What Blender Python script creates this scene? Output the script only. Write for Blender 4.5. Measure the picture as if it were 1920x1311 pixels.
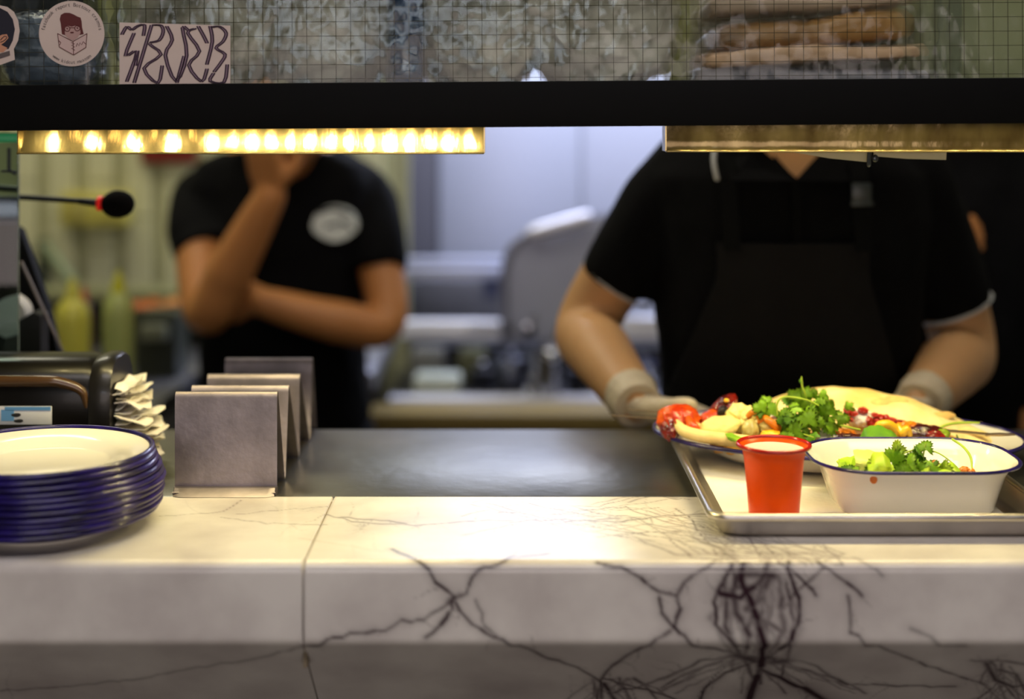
import bpy, bmesh, math, random
import numpy as np
from mathutils import Vector, Matrix, Euler, noise
C = bpy.context.scene.collection
for o in list(bpy.data.objects): bpy.data.objects.remove(o)
random.seed(7)
R = math.radians
F = 1920*50/36.0          # focal length in pixels of the 1920 frame
HZ = 215.0                # horizon row
ZC = 1.08                 # counter top height (m)
HC = ZC+.394              # eye height
def P(px, py, d): return Vector(((px-960)/F*d, d, HC-(py-HZ)/F*d))
def lin(c):
    return tuple(((v/255)/12.92 if v/255 <= .04045 else ((v/255+.055)/1.055)**2.4) for v in c)

# ---------------------------------------------------------------- camera
cam = bpy.data.cameras.new('camera'); co = bpy.data.objects.new('camera', cam); C.objects.link(co)
co.location = (0, 0, HC); co.rotation_euler = (R(90), 0, 0)
cam.sensor_width = 36; cam.lens = 50; cam.shift_y = -(655.5-HZ)/1920; cam.clip_start = .05
cam.dof.use_dof = True; cam.dof.focus_distance = 1.45; cam.dof.aperture_fstop = 1.75
bpy.context.scene.camera = co
# ---------------------------------------------------------------- light
W = bpy.data.worlds.new('world'); bpy.context.scene.world = W; W.use_nodes = True
W.node_tree.nodes['Background'].inputs[0].default_value = (.5, .55, .7, 1)
W.node_tree.nodes['Background'].inputs[1].default_value = .15
vs = bpy.context.scene.view_settings
vs.view_transform = 'Standard'; vs.look = 'None'; vs.gamma = 1; vs.use_curve_mapping = False; vs.exposure = 0.0
def area(name, loc, rot, sx, sy, power, col):
    l = bpy.data.lights.new(name, 'AREA'); l.shape = 'RECTANGLE'; l.size = sx; l.size_y = sy
    l.energy = power; l.color = col
    o = bpy.data.objects.new(name, l); o.location = loc; o.rotation_euler = rot; C.objects.link(o); return o
area('kitchen_light_hood', (.35, 3.62, 1.972), (0, 0, 0), 1.3, .2, 25, (.72, .78, 1))
area('kitchen_light_left', (-1.3, 3.0, 2.82), (0, 0, 0), 1.0, .4, 15, (1, .92, .62))
area('kitchen_light_front', (.25, 2.0, 2.82), (R(-14), 0, 0), 2.4, .3, 16, (1, .86, .62))
area('customer_light', (.2, .15, 2.82), (R(16), 0, 0), 1.8, .6, 13, (1, .84, .78))
area('glass_highlight_light', (-.35, -1.85, 1.80), (R(90), 0, 0), 1.1, .16, 3.2, (.80, .88, 1))  # unseen strip added for wavy highlights in the wired glass
area('customer_light', (.1, -1.4, 1.3), (R(92), 0, 0), 2.2, .7, 13, (1, .84, .80))  # added low fill towards the counter front, brightens the sloped marble
LEDP = .118
def led_light(p):
    l = bpy.data.lights.get('led_light')
    if not l:
        l = bpy.data.lights.new('led_light', 'SPOT'); l.energy = LEDP*4; l.color = (1, .82, .37); l.shadow_soft_size = .0035
        l.spot_size = R(170); l.spot_blend = .5
    o = bpy.data.objects.new('led_light', l); o.location = p; C.objects.link(o)

# ---------------------------------------------------------------- materials
MT = {}
def mat(name, col, rough=.5, metal=0, var=0, vs=20, bump=0, bs=60, trans=0, ior=1.45, emit=0, coat=0, col2=None, stretch=None, sss=0, alpha=1, sheen=0, spec=.5):
    if name in MT: return MT[name]
    m = bpy.data.materials.new(name); m.use_nodes = True; n = m.node_tree.nodes; l = m.node_tree.links
    b = n['Principled BSDF']; c = lin(col)
    b.inputs['Base Color'].default_value = (*c, 1); b.inputs['Roughness'].default_value = rough
    b.inputs['Metallic'].default_value = metal; b.inputs['IOR'].default_value = ior
    b.inputs['Transmission Weight'].default_value = trans; b.inputs['Coat Weight'].default_value = coat
    b.inputs['Specular IOR Level'].default_value = spec
    b.inputs['Coat Roughness'].default_value = .08
    if alpha < 1: b.inputs['Alpha'].default_value = alpha
    if sheen: b.inputs['Sheen Weight'].default_value = sheen
    if sss:
        b.inputs['Subsurface Weight'].default_value = sss; b.inputs['Subsurface Radius'].default_value = (.012, .005, .003)
    if emit:
        b.inputs['Emission Color'].default_value = (*c, 1); b.inputs['Emission Strength'].default_value = emit
    tc = n.new('ShaderNodeTexCoord'); mp = n.new('ShaderNodeMapping'); l.new(tc.outputs['Object'], mp.inputs[0])
    if stretch: mp.inputs['Scale'].default_value = stretch
    if var or col2:
        t = n.new('ShaderNodeTexNoise'); t.inputs['Scale'].default_value = vs; t.inputs['Detail'].default_value = 5
        l.new(mp.outputs[0], t.inputs['Vector']); r = n.new('ShaderNodeValToRGB'); l.new(t.outputs['Fac'], r.inputs[0])
        r.color_ramp.elements[0].position = .35; r.color_ramp.elements[1].position = .65
        a = lin(col2) if col2 else tuple(v*(1-var) for v in c); z = c if col2 else tuple(min(1, v*(1+var*.6)) for v in c)
        r.color_ramp.elements[0].color = (*a, 1); r.color_ramp.elements[1].color = (*z, 1)
        l.new(r.outputs[0], b.inputs['Base Color'])
    if bump:
        t2 = n.new('ShaderNodeTexNoise'); t2.inputs['Scale'].default_value = bs; t2.inputs['Detail'].default_value = 4
        l.new(mp.outputs[0], t2.inputs['Vector']); bp = n.new('ShaderNodeBump'); bp.inputs['Strength'].default_value = bump
        bp.inputs['Distance'].default_value = .01
        l.new(t2.outputs['Fac'], bp.inputs['Height']); l.new(bp.outputs[0], b.inputs['Normal'])
    MT[name] = m; return m

# ---------------------------------------------------------------- geometry helpers
class G:
    def __init__(s): s.bm = bmesh.new()
    def grid(s, rings, closed=True, cap=True):
        bm = s.bm; vr = [[bm.verts.new(p) for p in r] for r in rings]; n = len(vr[0])
        for a, b in zip(vr, vr[1:]):
            for i in range(n if closed else n-1):
                j = (i+1) % n; bm.faces.new((a[i], a[j], b[j], b[i]))
        if cap and closed: bm.faces.new(vr[0][::-1]); bm.faces.new(vr[-1])
        return s
    def box(s, c, size, rot=None, bev=0, seg=2):
        bm2 = bmesh.new(); bmesh.ops.create_cube(bm2, size=1)
        for v in bm2.verts: v.co = Vector((v.co.x*size[0], v.co.y*size[1], v.co.z*size[2]))
        if bev: bmesh.ops.bevel(bm2, geom=bm2.edges[:], offset=bev, segments=seg, profile=.5, affect='EDGES')
        M = Matrix.Translation(Vector(c))
        if rot: M = M @ Euler(rot).to_matrix().to_4x4()
        bm2.transform(M); s.merge(bm2); return s
    def merge(s, bm2):
        me = bpy.data.meshes.new('t'); bm2.to_mesh(me); s.bm.from_mesh(me); bpy.data.meshes.remove(me); bm2.free()
    def lathe(s, prof, c=(0, 0, 0), seg=40, sx=1, sy=1, rot=None, loop=False):
        M = Matrix.Translation(Vector(c))
        if rot: M = M @ Euler(rot).to_matrix().to_4x4()
        rings = []
        for r, z in prof:
            rings.append([M @ Vector((max(r, 1e-5)*sx*math.cos(2*math.pi*i/seg), max(r, 1e-5)*sy*math.sin(2*math.pi*i/seg), z)) for i in range(seg)])
        if loop:
            s.grid(rings+[rings[0]], cap=False); bmesh.ops.remove_doubles(s.bm, verts=s.bm.verts[:], dist=1e-6); return s
        return s.grid(rings)
    def tube(s, pts, rad, seg=12, sub=4, flat=None, round_ends=True):
        pts = [Vector(p) for p in pts]
        if not hasattr(rad, '__len__'): rad = [rad]*len(pts)
        if sub > 1 and len(pts) > 2:
            np_, nr = [], []
            for i in range(len(pts)-1):
                p0 = pts[max(i-1, 0)]; p1 = pts[i]; p2 = pts[i+1]; p3 = pts[min(i+2, len(pts)-1)]
                for k in range(sub):
                    t = k/sub
                    np_.append(.5*((2*p1)+(p2-p0)*t+(2*p0-5*p1+4*p2-p3)*t*t+(3*p1-p0-3*p2+p3)*t**3)); nr.append(rad[i]*(1-t)+rad[i+1]*t)
            np_.append(pts[-1]); nr.append(rad[-1]); pts, rad = np_, nr
        P2, R2 = [], []
        if round_ends:
            d = (pts[1]-pts[0]).normalized()
            for a in (80, 55, 28): P2.append(pts[0]-d*rad[0]*math.sin(R(a))); R2.append(rad[0]*math.cos(R(a)))
        P2 += pts; R2 += list(rad)
        if round_ends:
            d = (pts[-1]-pts[-2]).normalized()
            for a in (28, 55, 80): P2.append(pts[-1]+d*rad[-1]*math.sin(R(a))); R2.append(rad[-1]*math.cos(R(a)))
        rings = []; u = None
        for i, p in enumerate(P2):
            t = (P2[min(i+1, len(P2)-1)]-P2[max(i-1, 0)]).normalized()
            if u is None:
                ref = Vector(flat[0]) if flat else (Vector((0, 0, 1)) if abs(t.z) < .9 else Vector((1, 0, 0)))
                u = (ref-t*ref.dot(t)).normalized()
            else: u = (u-t*u.dot(t)).normalized()
            w = t.cross(u); k = flat[1] if flat else 1
            rings.append([p+(u*math.cos(2*math.pi*j/seg)*k+w*math.sin(2*math.pi*j/seg))*R2[i] for j in range(seg)])
        return s.grid(rings)
    def prism(s, poly, a, b, fn):
        """poly 2D points, extruded between a and b; fn(u, v, w) -> 3D"""
        return s.grid([[Vector(fn(u, v, a)) for u, v in poly], [Vector(fn(u, v, b)) for u, v in poly]])
    def blob(s, c, r, amp=.15, fr=2.0, sub=3, rot=None, seed=0):
        bm2 = bmesh.new(); bmesh.ops.create_icosphere(bm2, subdivisions=sub, radius=1)
        for v in bm2.verts:
            q = v.co.normalized(); v.co = q*(1+amp*noise.noise(q*fr+Vector((seed*3.1, seed*1.7, seed)))+amp*.5*noise.noise(q*fr*2.3+Vector((seed, 5, 9))))
            v.co = Vector((v.co.x*r[0], v.co.y*r[1], v.co.z*r[2]))
        M = Matrix.Translation(Vector(c))
        if rot: M = M @ Euler(rot).to_matrix().to_4x4()
        bm2.transform(M); s.merge(bm2); return s
def link(o, parent=None):
    C.objects.link(o)
    if parent: o.parent = parent
    return o
def org(p):
    o = Vector((0, 0, 0))
    while p is not None: o += p.location; p = p.parent
    return o
def obj(name, g, m, parent=None, smooth=True, kind=None, base=None, label=None):
    bm = g.bm; bmesh.ops.recalc_face_normals(bm, faces=bm.faces[:])
    off = org(parent) if parent is not None else Vector((0, 0, 0))
    loc = Vector((0, 0, 0))
    if parent is None:
        if base is not None: loc = Vector(base)
        else:
            xs = [v.co for v in bm.verts]
            loc = Vector(((min(v.x for v in xs)+max(v.x for v in xs))/2, (min(v.y for v in xs)+max(v.y for v in xs))/2, min(v.z for v in xs)))
        off = loc
    bm.transform(Matrix.Translation(-off))
    me = bpy.data.meshes.new(name); bm.to_mesh(me); bm.free()
    if smooth:
        me.shade_smooth()
        try: me.set_sharp_from_angle(angle=R(38))
        except Exception: pass
    me.materials.append(m); o = bpy.data.objects.new(name, me); o.location = loc; link(o, parent)
    if kind: o['kind'] = kind
    if label: o['label'] = label
    return o
def tag(o, label, cat, group=None):
    o['label'] = label; o['category'] = cat
    if group: o['group'] = group
    return o
def thing(name, label, cat, loc=(0, 0, 0), group=None):
    o = bpy.data.objects.new(name, None); o.location = Vector(loc); o.empty_display_size = .05; C.objects.link(o)
    return tag(o, label, cat, group)
def dup(root, loc, rot=(0, 0, 0), label=None, sc=1):
    def cp(o, par):
        c = o.copy(); C.objects.link(c)
        if par: c.parent = par
        for ch in list(o.children): cp(ch, c)
        return c
    r = cp(root, None); r.location = Vector(loc); r.rotation_euler = rot; r.scale = (sc, sc, sc)
    if label: r['label'] = label
    return r
def struct(name, g, m, parent=None, smooth=False):
    o = obj(name, g, m, parent, smooth)
    if not parent: o['kind'] = 'structure'
    return o
def remesh(g, voxel, smooth=6, fold=0, fs=9, keep=None):
    bm = g.bm; bmesh.ops.recalc_face_normals(bm, faces=bm.faces[:])
    me = bpy.data.meshes.new('t'); bm.to_mesh(me); bm.free()
    o = bpy.data.objects.new('t', me); C.objects.link(o)
    r = o.modifiers.new('r', 'REMESH'); r.mode = 'VOXEL'; r.voxel_size = voxel
    s = o.modifiers.new('s', 'SMOOTH'); s.iterations = smooth; s.factor = .5
    dg = bpy.context.evaluated_depsgraph_get(); dg.update()
    ev = o.evaluated_get(dg); g2 = G(); m2 = ev.to_mesh(); g2.bm.from_mesh(m2); ev.to_mesh_clear()
    bpy.data.objects.remove(o); bpy.data.meshes.remove(me)
    if fold:
        g2.bm.normal_update()
        for v in g2.bm.verts:
            q = v.co; n_ = noise.noise(Vector((q.x*fs, q.y*fs, q.z*fs*.55)))+.5*noise.noise(Vector((q.x*fs*2.1+4, q.y*fs*2, q.z*fs*1.2)))
            v.co += v.normal*(fold*n_)
    return g2
# ================================================================ materials used
steel = mat('brushed_steel', (150, 150, 156), .33, 1, var=.12, vs=30, bump=.03, bs=200, stretch=(1, 12, 12))
steel_dull = mat('dull_steel', (160, 160, 168), .42, 1, var=.15, vs=9)
steel_blue = mat('cool_cast_steel', (182, 186, 205), .48, .55, var=.08, vs=3)  # blue tint puts the cool kitchen light into the steel colour
alu = mat('tray_aluminium', (196, 190, 182), .34, 1, var=.14, vs=14, bump=.04, bs=70)
blackp = mat('black_powder_coat', (7, 7, 7), .6, spec=.12, var=.1, vs=40)
black_gl = mat('black_plastic', (13, 11, 8), .3, var=.2, vs=12, coat=.1, spec=.35)
black_m = mat('black_matt', (14, 14, 15), .7, var=.2, vs=20, spec=.3)
enamel = mat('cream_enamel', (238, 234, 224), .16, coat=.5, var=.03, vs=8)
enamel_blue = mat('blue_enamel', (36, 22, 104), .28, coat=.3, col2=(20, 14, 58), vs=45, var=.1)
white_paper = mat('white_paper', (236, 232, 222), .8, var=.04, vs=30, bump=.1, bs=90)
# ================================================================ room
mfloor = mat('kitchen_floor', (70, 66, 60), .5, var=.2, vs=6, bump=.1, bs=20)
mwall = mat('plaster', (150, 148, 128), .8, var=.06, vs=4)
mceil = mat('ceiling_paint', (150, 150, 148), .9, var=.05, vs=4)
XL, XR, YF, YB, HT = -2.2, 2.3, -2.0, 4.1, 2.9
struct('floor', G().box((.05, 1.05, -.05), (4.7, 6.3, .1)), mfloor)
struct('ceiling', G().box((.05, 1.05, HT+.05), (4.7, 6.3, .1)), mceil)
struct('wall_back', G().box((.05, YB+.05, HT/2), (4.7, .1, HT)), mwall)
struct('wall_front', G().box((.05, YF-.05, HT/2), (4.7, .1, HT)), mwall)
struct('wall_left', G().box((XL-.05, 1.05, HT/2), (.1, 6.2, HT)), mwall)
struct('wall_right', G().box((XR+.05, 1.05, HT/2), (.1, 6.2, HT)), mwall)
for (x, y, sx, sy) in ((-1.3, 3.0, 1.0, .4), (-.1, 2.2, 1.6, .3), (.2, .15, 1.8, .6)):
    pass
# tiled part of the back wall (left): wide tiles with narrow recessed filler tiles
tile_m = mat('warm_cast_tile', (196, 194, 156), .22, coat=.3, var=.05, vs=2.5)  # olive cast of the warm light put into the tile colour
tile_n = mat('warm_cast_filler_tile', (172, 170, 128), .3, var=.05, vs=2.5)  # same warm cast put into the narrow tiles
grout = mat('grout', (146, 144, 108), .9, var=.1, vs=40)
TW = struct('wall_tiled', G().box((-1.22, 3.72, 1.45), (1.9, .06, 2.9)), grout)
def tmesh(w, h, t, m, nm):
    g = G().box((0, 0, 0), (w, t, h), bev=.003, seg=1); me = bpy.data.meshes.new(nm); g.bm.to_mesh(me); g.bm.free(); me.materials.append(m); return me
wide = tmesh(.073, .176, .016, tile_m, 'tile_wide'); narrow = tmesh(.0175, .176, .008, tile_n, 'tile_narrow')
x = -1.40; col = 0; ntile = 0
while x < -.30:
    for kind, w, me in ((0, .073, wide), (1, .0175, narrow)):
        off = (.05, .14)[col % 2] if kind == 0 else .1
        for k in range(5):
            z = .98+off-.09+k*.18
            if z > 1.76 or x+w/2 > -.28: continue
            o = bpy.data.objects.new('tile', me); o.location = Vector((x+w/2, 3.684 if kind == 0 else 3.687, z))-org(TW); link(o, TW); ntile += 1
        x += w+.0045
    col += 1
# ================================================================ marble counter with drawn veins
Y0, Y1, Y2 = 1.466, 1.251, 1.47     # back of marble, front edge, bottom of sloped apron
SL = (1.4375, -.36)
prof = []
def arc(cx, cz, r, a0, a1, n): return [(cx+r*math.cos(R(a0+(a1-a0)*i/n)), cz+r*math.sin(R(a0+(a1-a0)*i/n))) for i in range(n+1)]
def seg_(a, b, step):
    n = max(1, int(math.dist(a, b)/step)); return [(a[0]+(b[0]-a[0])*i/n, a[1]+(b[1]-a[1])*i/n) for i in range(n)]
slope = math.atan2(.074, .080)
ST = .0019
prof += seg_((Y0, 0), (Y1+.010, 0), ST) + arc(Y1+.010, -.010, .010, 90, 180, 8)[:-1]
prof += seg_((Y1, -.010), (Y1, -.066), ST) + arc(Y1+.012, -.066, .012, 180, 180+47, 5)[:-1]
p_end = (Y1+.012+.012*math.cos(R(227)), -.066+.012*math.sin(R(227)))
prof += seg_(p_end, (p_end[0]+.125, p_end[1]-.1154), ST)
prof += [(p_end[0]+.125, p_end[1]-.1154), (1.45, -.30)]
prof = np.array(prof); ds = np.r_[0, np.cumsum(np.hypot(*np.diff(prof, axis=0).T))]
iF = np.argmin(np.abs(prof[:, 0]-(Y1+.010))+np.abs(prof[:, 1])*10)
def px2s(px, py):
    """photo pixel on the marble -> (X across, s along the profile)"""
    if py < 1055:
        d = F*.394/(py-HZ); z = 0.
    elif py < 1200: d = Y1; z = .394-(py-HZ)/F*d; 
    else:
        a = (py-HZ)/F  # (.394 - z) = a d ; along slope: d=pe0+t*.735, z=pe1-t*.678
        dx, dz = .7347, -.6785
        t = (a*p_end[0]-.394+p_end[1])/(-dz-a*dx); t = max(0, t)
        d = p_end[0]+t*dx; z = p_end[1]+t*dz
    k = np.argmin((prof[:, 0]-d)**2+(prof[:, 1]-z)**2)
    return (px-960)/F*d, float(ds[k])
xs0, xs1 = -1.0, 1.15
xf = np.arange(-.56, .60, ST)
rs = np.random.RandomState(4)
veins = []   # (points px, width px, strength)
def V(pts, w, s, br=0, jit=5):
    veins.append((pts, w, s, br, jit))
V([(735, 1030), (795, 1055), (808, 1078), (830, 1102), (855, 1122)], 7, .85, 2)
V([(855, 1122), (872, 1110), (885, 1085), (905, 1062), (960, 1045), (1030, 1038)], 6, .85, 1)
V([(840, 1128), (862, 1118)], 12, .7)
V([(850, 1120), (847, 1140), (835, 1158), (820, 1180), (798, 1196)], 8, .85, 3)
V([(850, 1128), (826, 1140), (797, 1162), (755, 1166), (720, 1180), (640, 1192), (568, 1208)], 5.5, .8, 3)
V([(568, 1210), (480, 1237), (370, 1252), (330, 1260), (250, 1274), (120, 1288), (0, 1296)], 5, .5, 3)
V([(853, 1130), (876, 1160), (910, 1188), (960, 1206), (1030, 1235), (1080, 1252), (1112, 1266), (1130, 1284), (1125, 1311)], 6, .85, 2)
V([(893, 1125), (904, 1150), (908, 1172), (935, 1195)], 5, .6, 1)
V([(1120, 1052), (1165, 1062), (1200, 1083), (1235, 1110), (1270, 1118)], 6.5, .85, 3)
V([(1270, 1118), (1274, 1142), (1262, 1178), (1242, 1150), (1236, 1122)], 7, .9, 2)
V([(1262, 1178), (1308, 1212), (1342, 1218), (1390, 1225)], 7, .85, 3)
V([(1258, 1185), (1205, 1212), (1163, 1238), (1128, 1270), (1120, 1311)], 6.5, .85, 4)
V([(1268, 1118), (1285, 1092), (1310, 1072), (1345, 1050)], 6, .8, 2)
V([(1375, 1055), (1352, 1095), (1340, 1130), (1342, 1172), (1366, 1195), (1395, 1212)], 9, .9, 4)
V([(1392, 1055), (1388, 1090), (1404, 1120), (1420, 1160), (1432, 1200), (1425, 1250), (1405, 1311)], 17, .95, 10)
V([(1440, 1055), (1425, 1090), (1390, 1120), (1350, 1115)], 14, .9, 8)
V([(1385, 1070), (1372, 1110), (1382, 1150), (1405, 1190)], 16, .8, 6)
V([(1400, 1065), (1440, 1085), (1430, 1120), (1400, 1140)], 20, .7, 5)
V([(1478, 1050), (1480, 1080), (1498, 1120), (1496, 1170), (1475, 1210), (1440, 1235)], 9, .9, 5)
V([(1460, 1055), (1490, 1075), (1515, 1098), (1530, 1118)], 6, .85, 2)
V([(1530, 1050), (1570, 1078), (1600, 1102), (1616, 1118)], 6, .85, 1)
V([(1550, 1060), (1520, 1090), (1490, 1112), (1470, 1140)], 6, .75, 2)
V([(1600, 1045), (1632, 1058), (1655, 1080)], 5, .5)
V([(1440, 1232), (1505, 1254), (1560, 1272), (1590, 1284), (1700, 1286), (1790, 1288)], 5.5, .8, 4)
V([(1430, 1255), (1480, 1280), (1520, 1297), (1560, 1325)], 18, .95, 8)
V([(1420, 1240), (1360, 1262), (1320, 1290), (1310, 1325)], 9, .85, 6)
V([(1380, 1228), (1310, 1240), (1250, 1270), (1210, 1285), (1140, 1300)], 6, .8, 5)
V([(1400, 1215), (1340, 1245), (1290, 1262), (1240, 1290)], 5, .7, 3)
V([(1380, 1230), (1430, 1245), (1470, 1240)], 30, .75, 8)
V([(1128, 1272), (1180, 1285), (1230, 1298), (1300, 1325)], 7, .8, 6)
V([(1130, 1280), (1160, 1320)], 14, .8, 6)
V([(1588, 1118), (1594, 1160), (1596, 1188), (1650, 1212), (1740, 1248), (1800, 1268), (1850, 1285)], 5.5, .75, 3)
V([(1710, 1178), (1745, 1196), (1810, 1206)], 8, .5, 2)
V([(1820, 1238), (1870, 1240), (1925, 1246)], 6, .7, 4)
V([(1850, 1245), (1868, 1275), (1900, 1290), (1925, 1285)], 12, .75, 8)
V([(1870, 1255), (1905, 1265), (1925, 1300)], 8, .7, 5)
V([(1378, 1072), (1450, 1080)], 20, .75); V([(1358, 1108), (1420, 1098)], 12, .7); V([(1398, 1110), (1424, 1205)], 12, .6); V([(1370, 1228), (1450, 1238)], 22, .7); V([(1450, 1070), (1480, 1110)], 12, .45)
for i in range(26):
    x0 = rs.uniform(1360, 1480); y0 = rs.uniform(1056, 1120); x1 = rs.uniform(1370, 1470); y1 = rs.uniform(1180, 1300)
    V([(x0, y0), ((x0+x1)/2+rs.uniform(-45, 45), (y0+y1)/2), (x1, y1)], rs.uniform(5, 13), rs.uniform(.3, .75), 1)
for i in range(16):
    x0 = rs.uniform(1110, 1190); a = rs.uniform(-.9, .9)
    V([(x0, 1272), (x0+60*a, 1292), (x0+120*a, 1322)], rs.uniform(3, 7), rs.uniform(.4, .75), 1)
for i in range(12):
    x0 = rs.uniform(1380, 1450); a = rs.uniform(-2.6, 2.6)
    V([(x0, 1232), (x0+45*a, 1250+rs.uniform(-8, 8)), (x0+110*a, 1300)], rs.uniform(3, 7), rs.uniform(.4, .75), 1)
for i in range(14):
    x0 = rs.uniform(1840, 1900)
    V([(x0, rs.uniform(1235, 1275)), (x0+rs.uniform(-40, 30), 1280), (x0+rs.uniform(-60, 60), 1318)], rs.uniform(3, 8), rs.uniform(.35, .7), 1)
# top surface
V([(300, 968), (420, 960), (452, 938)], 2.5, .35, 1, 3)
V([(415, 970), (500, 982), (612, 984)], 3, .4, 2, 3)
V([(445, 964), (520, 957), (615, 950)], 2.5, .35, 2, 3)
V([(612, 965), (660, 978), (700, 982), (780, 985), (860, 978), (960, 976)], 4, .6, 12, 4)
V([(640, 970), (700, 974), (760, 982)], 6, .55, 8, 4)
V([(960, 978), (1060, 975), (1150, 978), (1250, 968), (1330, 965)], 5, .65, 14, 5)
V([(1060, 978), (1110, 976), (1160, 972)], 10, .55, 8, 4)
for i in range(46):
    x0 = rs.uniform(860, 1250); y0 = rs.uniform(938, 1010); L = rs.uniform(60, 230); a = rs.uniform(-.22, .30)
    V([(x0, y0), (x0+L*.5, y0+a*L*.5+rs.uniform(-6, 6)), (x0+L, min(1050, max(936, y0+a*L)))], rs.uniform(2, 3.6), rs.uniform(.3, .6), 0, 4)
for i in range(34):
    x0 = rs.uniform(1180, 1380); y0 = rs.uniform(950, 1015)
    V([(x0, y0), (x0+rs.uniform(20, 120), min(1052, y0+rs.uniform(15, 40))), (rs.uniform(1330, 1620), rs.uniform(1035, 1056))], rs.uniform(2, 4), rs.uniform(.3, .6), 0, 5)
for i in range(14):
    x0 = rs.uniform(1340, 1560)
    V([(x0, 1022), (x0+rs.uniform(-60, 60), 1040), (x0+rs.uniform(-60, 90), 1056)], rs.uniform(2, 4), rs.uniform(.35, .7), 0, 5)
V([(1300, 1008), (1350, 1030), (1385, 1055)], 12, .55, 6)
V([(720, 1035), (600, 1015), (560, 1010)], 2.5, .2, 2, 3)
cols_x = np.r_[np.linspace(xs0, -.58, 20), xf, np.linspace(.62, xs1, 20)]
D = np.zeros((len(prof), len(cols_x)))
def stroke(xa, sa, xb, sb, w, st):
    mg = w*3.4
    c0, c1 = np.searchsorted(cols_x, [min(xa, xb)-mg, max(xa, xb)+mg]); r0, r1 = np.searchsorted(ds, [min(sa, sb)-mg, max(sa, sb)+mg])
    if c1 <= c0 or r1 <= r0: return
    XX, SS = np.meshgrid(cols_x[c0:c1], ds[r0:r1]); dx, dy = xb-xa, sb-sa; L = dx*dx+dy*dy+1e-12
    t = np.clip(((XX-xa)*dx+(SS-sa)*dy)/L, 0, 1); q = np.hypot(XX-xa-t*dx, SS-sa-t*dy)
    v = st*np.exp(-(q/(w*.62))**2)+st*.30*np.exp(-(q/(w*2.2))**2)
    D[r0:r1, c0:c1] = np.maximum(D[r0:r1, c0:c1], v)
def draw(pts, w, st, br, jit):
    q = []
    for (a, b) in zip(pts, pts[1:]):
        n = max(2, int(math.dist(a, b)/14))
        for i in range(n):
            t = i/n; q.append((a[0]+(b[0]-a[0])*t+rs.uniform(-jit, jit)*.5, a[1]+(b[1]-a[1])*t+rs.uniform(-jit, jit)*.35))
    q.append(pts[-1]); s = [px2s(*p) for p in q]
    for i, (a, b) in enumerate(zip(s, s[1:])):
        k = .75+.5*rs.rand(); stroke(a[0], a[1], b[0], b[1], w*k/F*1.27*.76, st*(.75+.25*rs.rand()))
    for _ in range(br):
        i = rs.randint(0, len(q)); x, y = q[i]; a = rs.uniform(0, 6.28); L = rs.uniform(18, 60); p = [(x, y)]
        for k in range(4):
            x += math.cos(a)*L/4; y += math.sin(a)*L/4*.8; a += rs.uniform(-.6, .6); p.append((x, max(934, y)))
        s2 = [px2s(*t) for t in p]
        for k, (u, v) in enumerate(zip(s2, s2[1:])): stroke(u[0], u[1], v[0], v[1], max(2.0, w*.5*(1-k/5))/F*1.27*.7, st*.5*(1-k/5))
for v in veins: draw(*v)
m = bpy.data.materials.new('veined_marble'); m.use_nodes = True; n = m.node_tree.nodes; l = m.node_tree.links; b = n['Principled BSDF']
b.inputs['Roughness'].default_value = .24; b.inputs['Coat Weight'].default_value = .15
tc = n.new('ShaderNodeTexCoord'); t = n.new('ShaderNodeTexNoise'); t.inputs['Scale'].default_value = 9; t.inputs['Detail'].default_value = 7
l.new(tc.outputs['Object'], t.inputs['Vector']); r = n.new('ShaderNodeValToRGB'); l.new(t.outputs['Fac'], r.inputs[0])
r.color_ramp.elements[0].position = .3; r.color_ramp.elements[1].position = .62
r.color_ramp.elements[0].color = (*lin((196, 188, 184)), 1); r.color_ramp.elements[1].color = (*lin((232, 227, 220)), 1)
at = n.new('ShaderNodeAttribute'); at.attribute_name = 'vein'; mx = n.new('ShaderNodeMix'); mx.data_type = 'RGBA'
l.new(at.outputs['Fac'], mx.inputs['Factor']); l.new(r.outputs[0], mx.inputs['A']); mx.inputs['B'].default_value = (*lin((50, 28, 38)), 1)
l.new(mx.outputs['Result'], b.inputs['Base Color'])
marble = m
MC = thing('marble_counter', 'cream marble counter with dark purple veins running along the front of the pass', 'counter', (0, 1.36, ZC-.3))
SEAM = -.184
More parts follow.
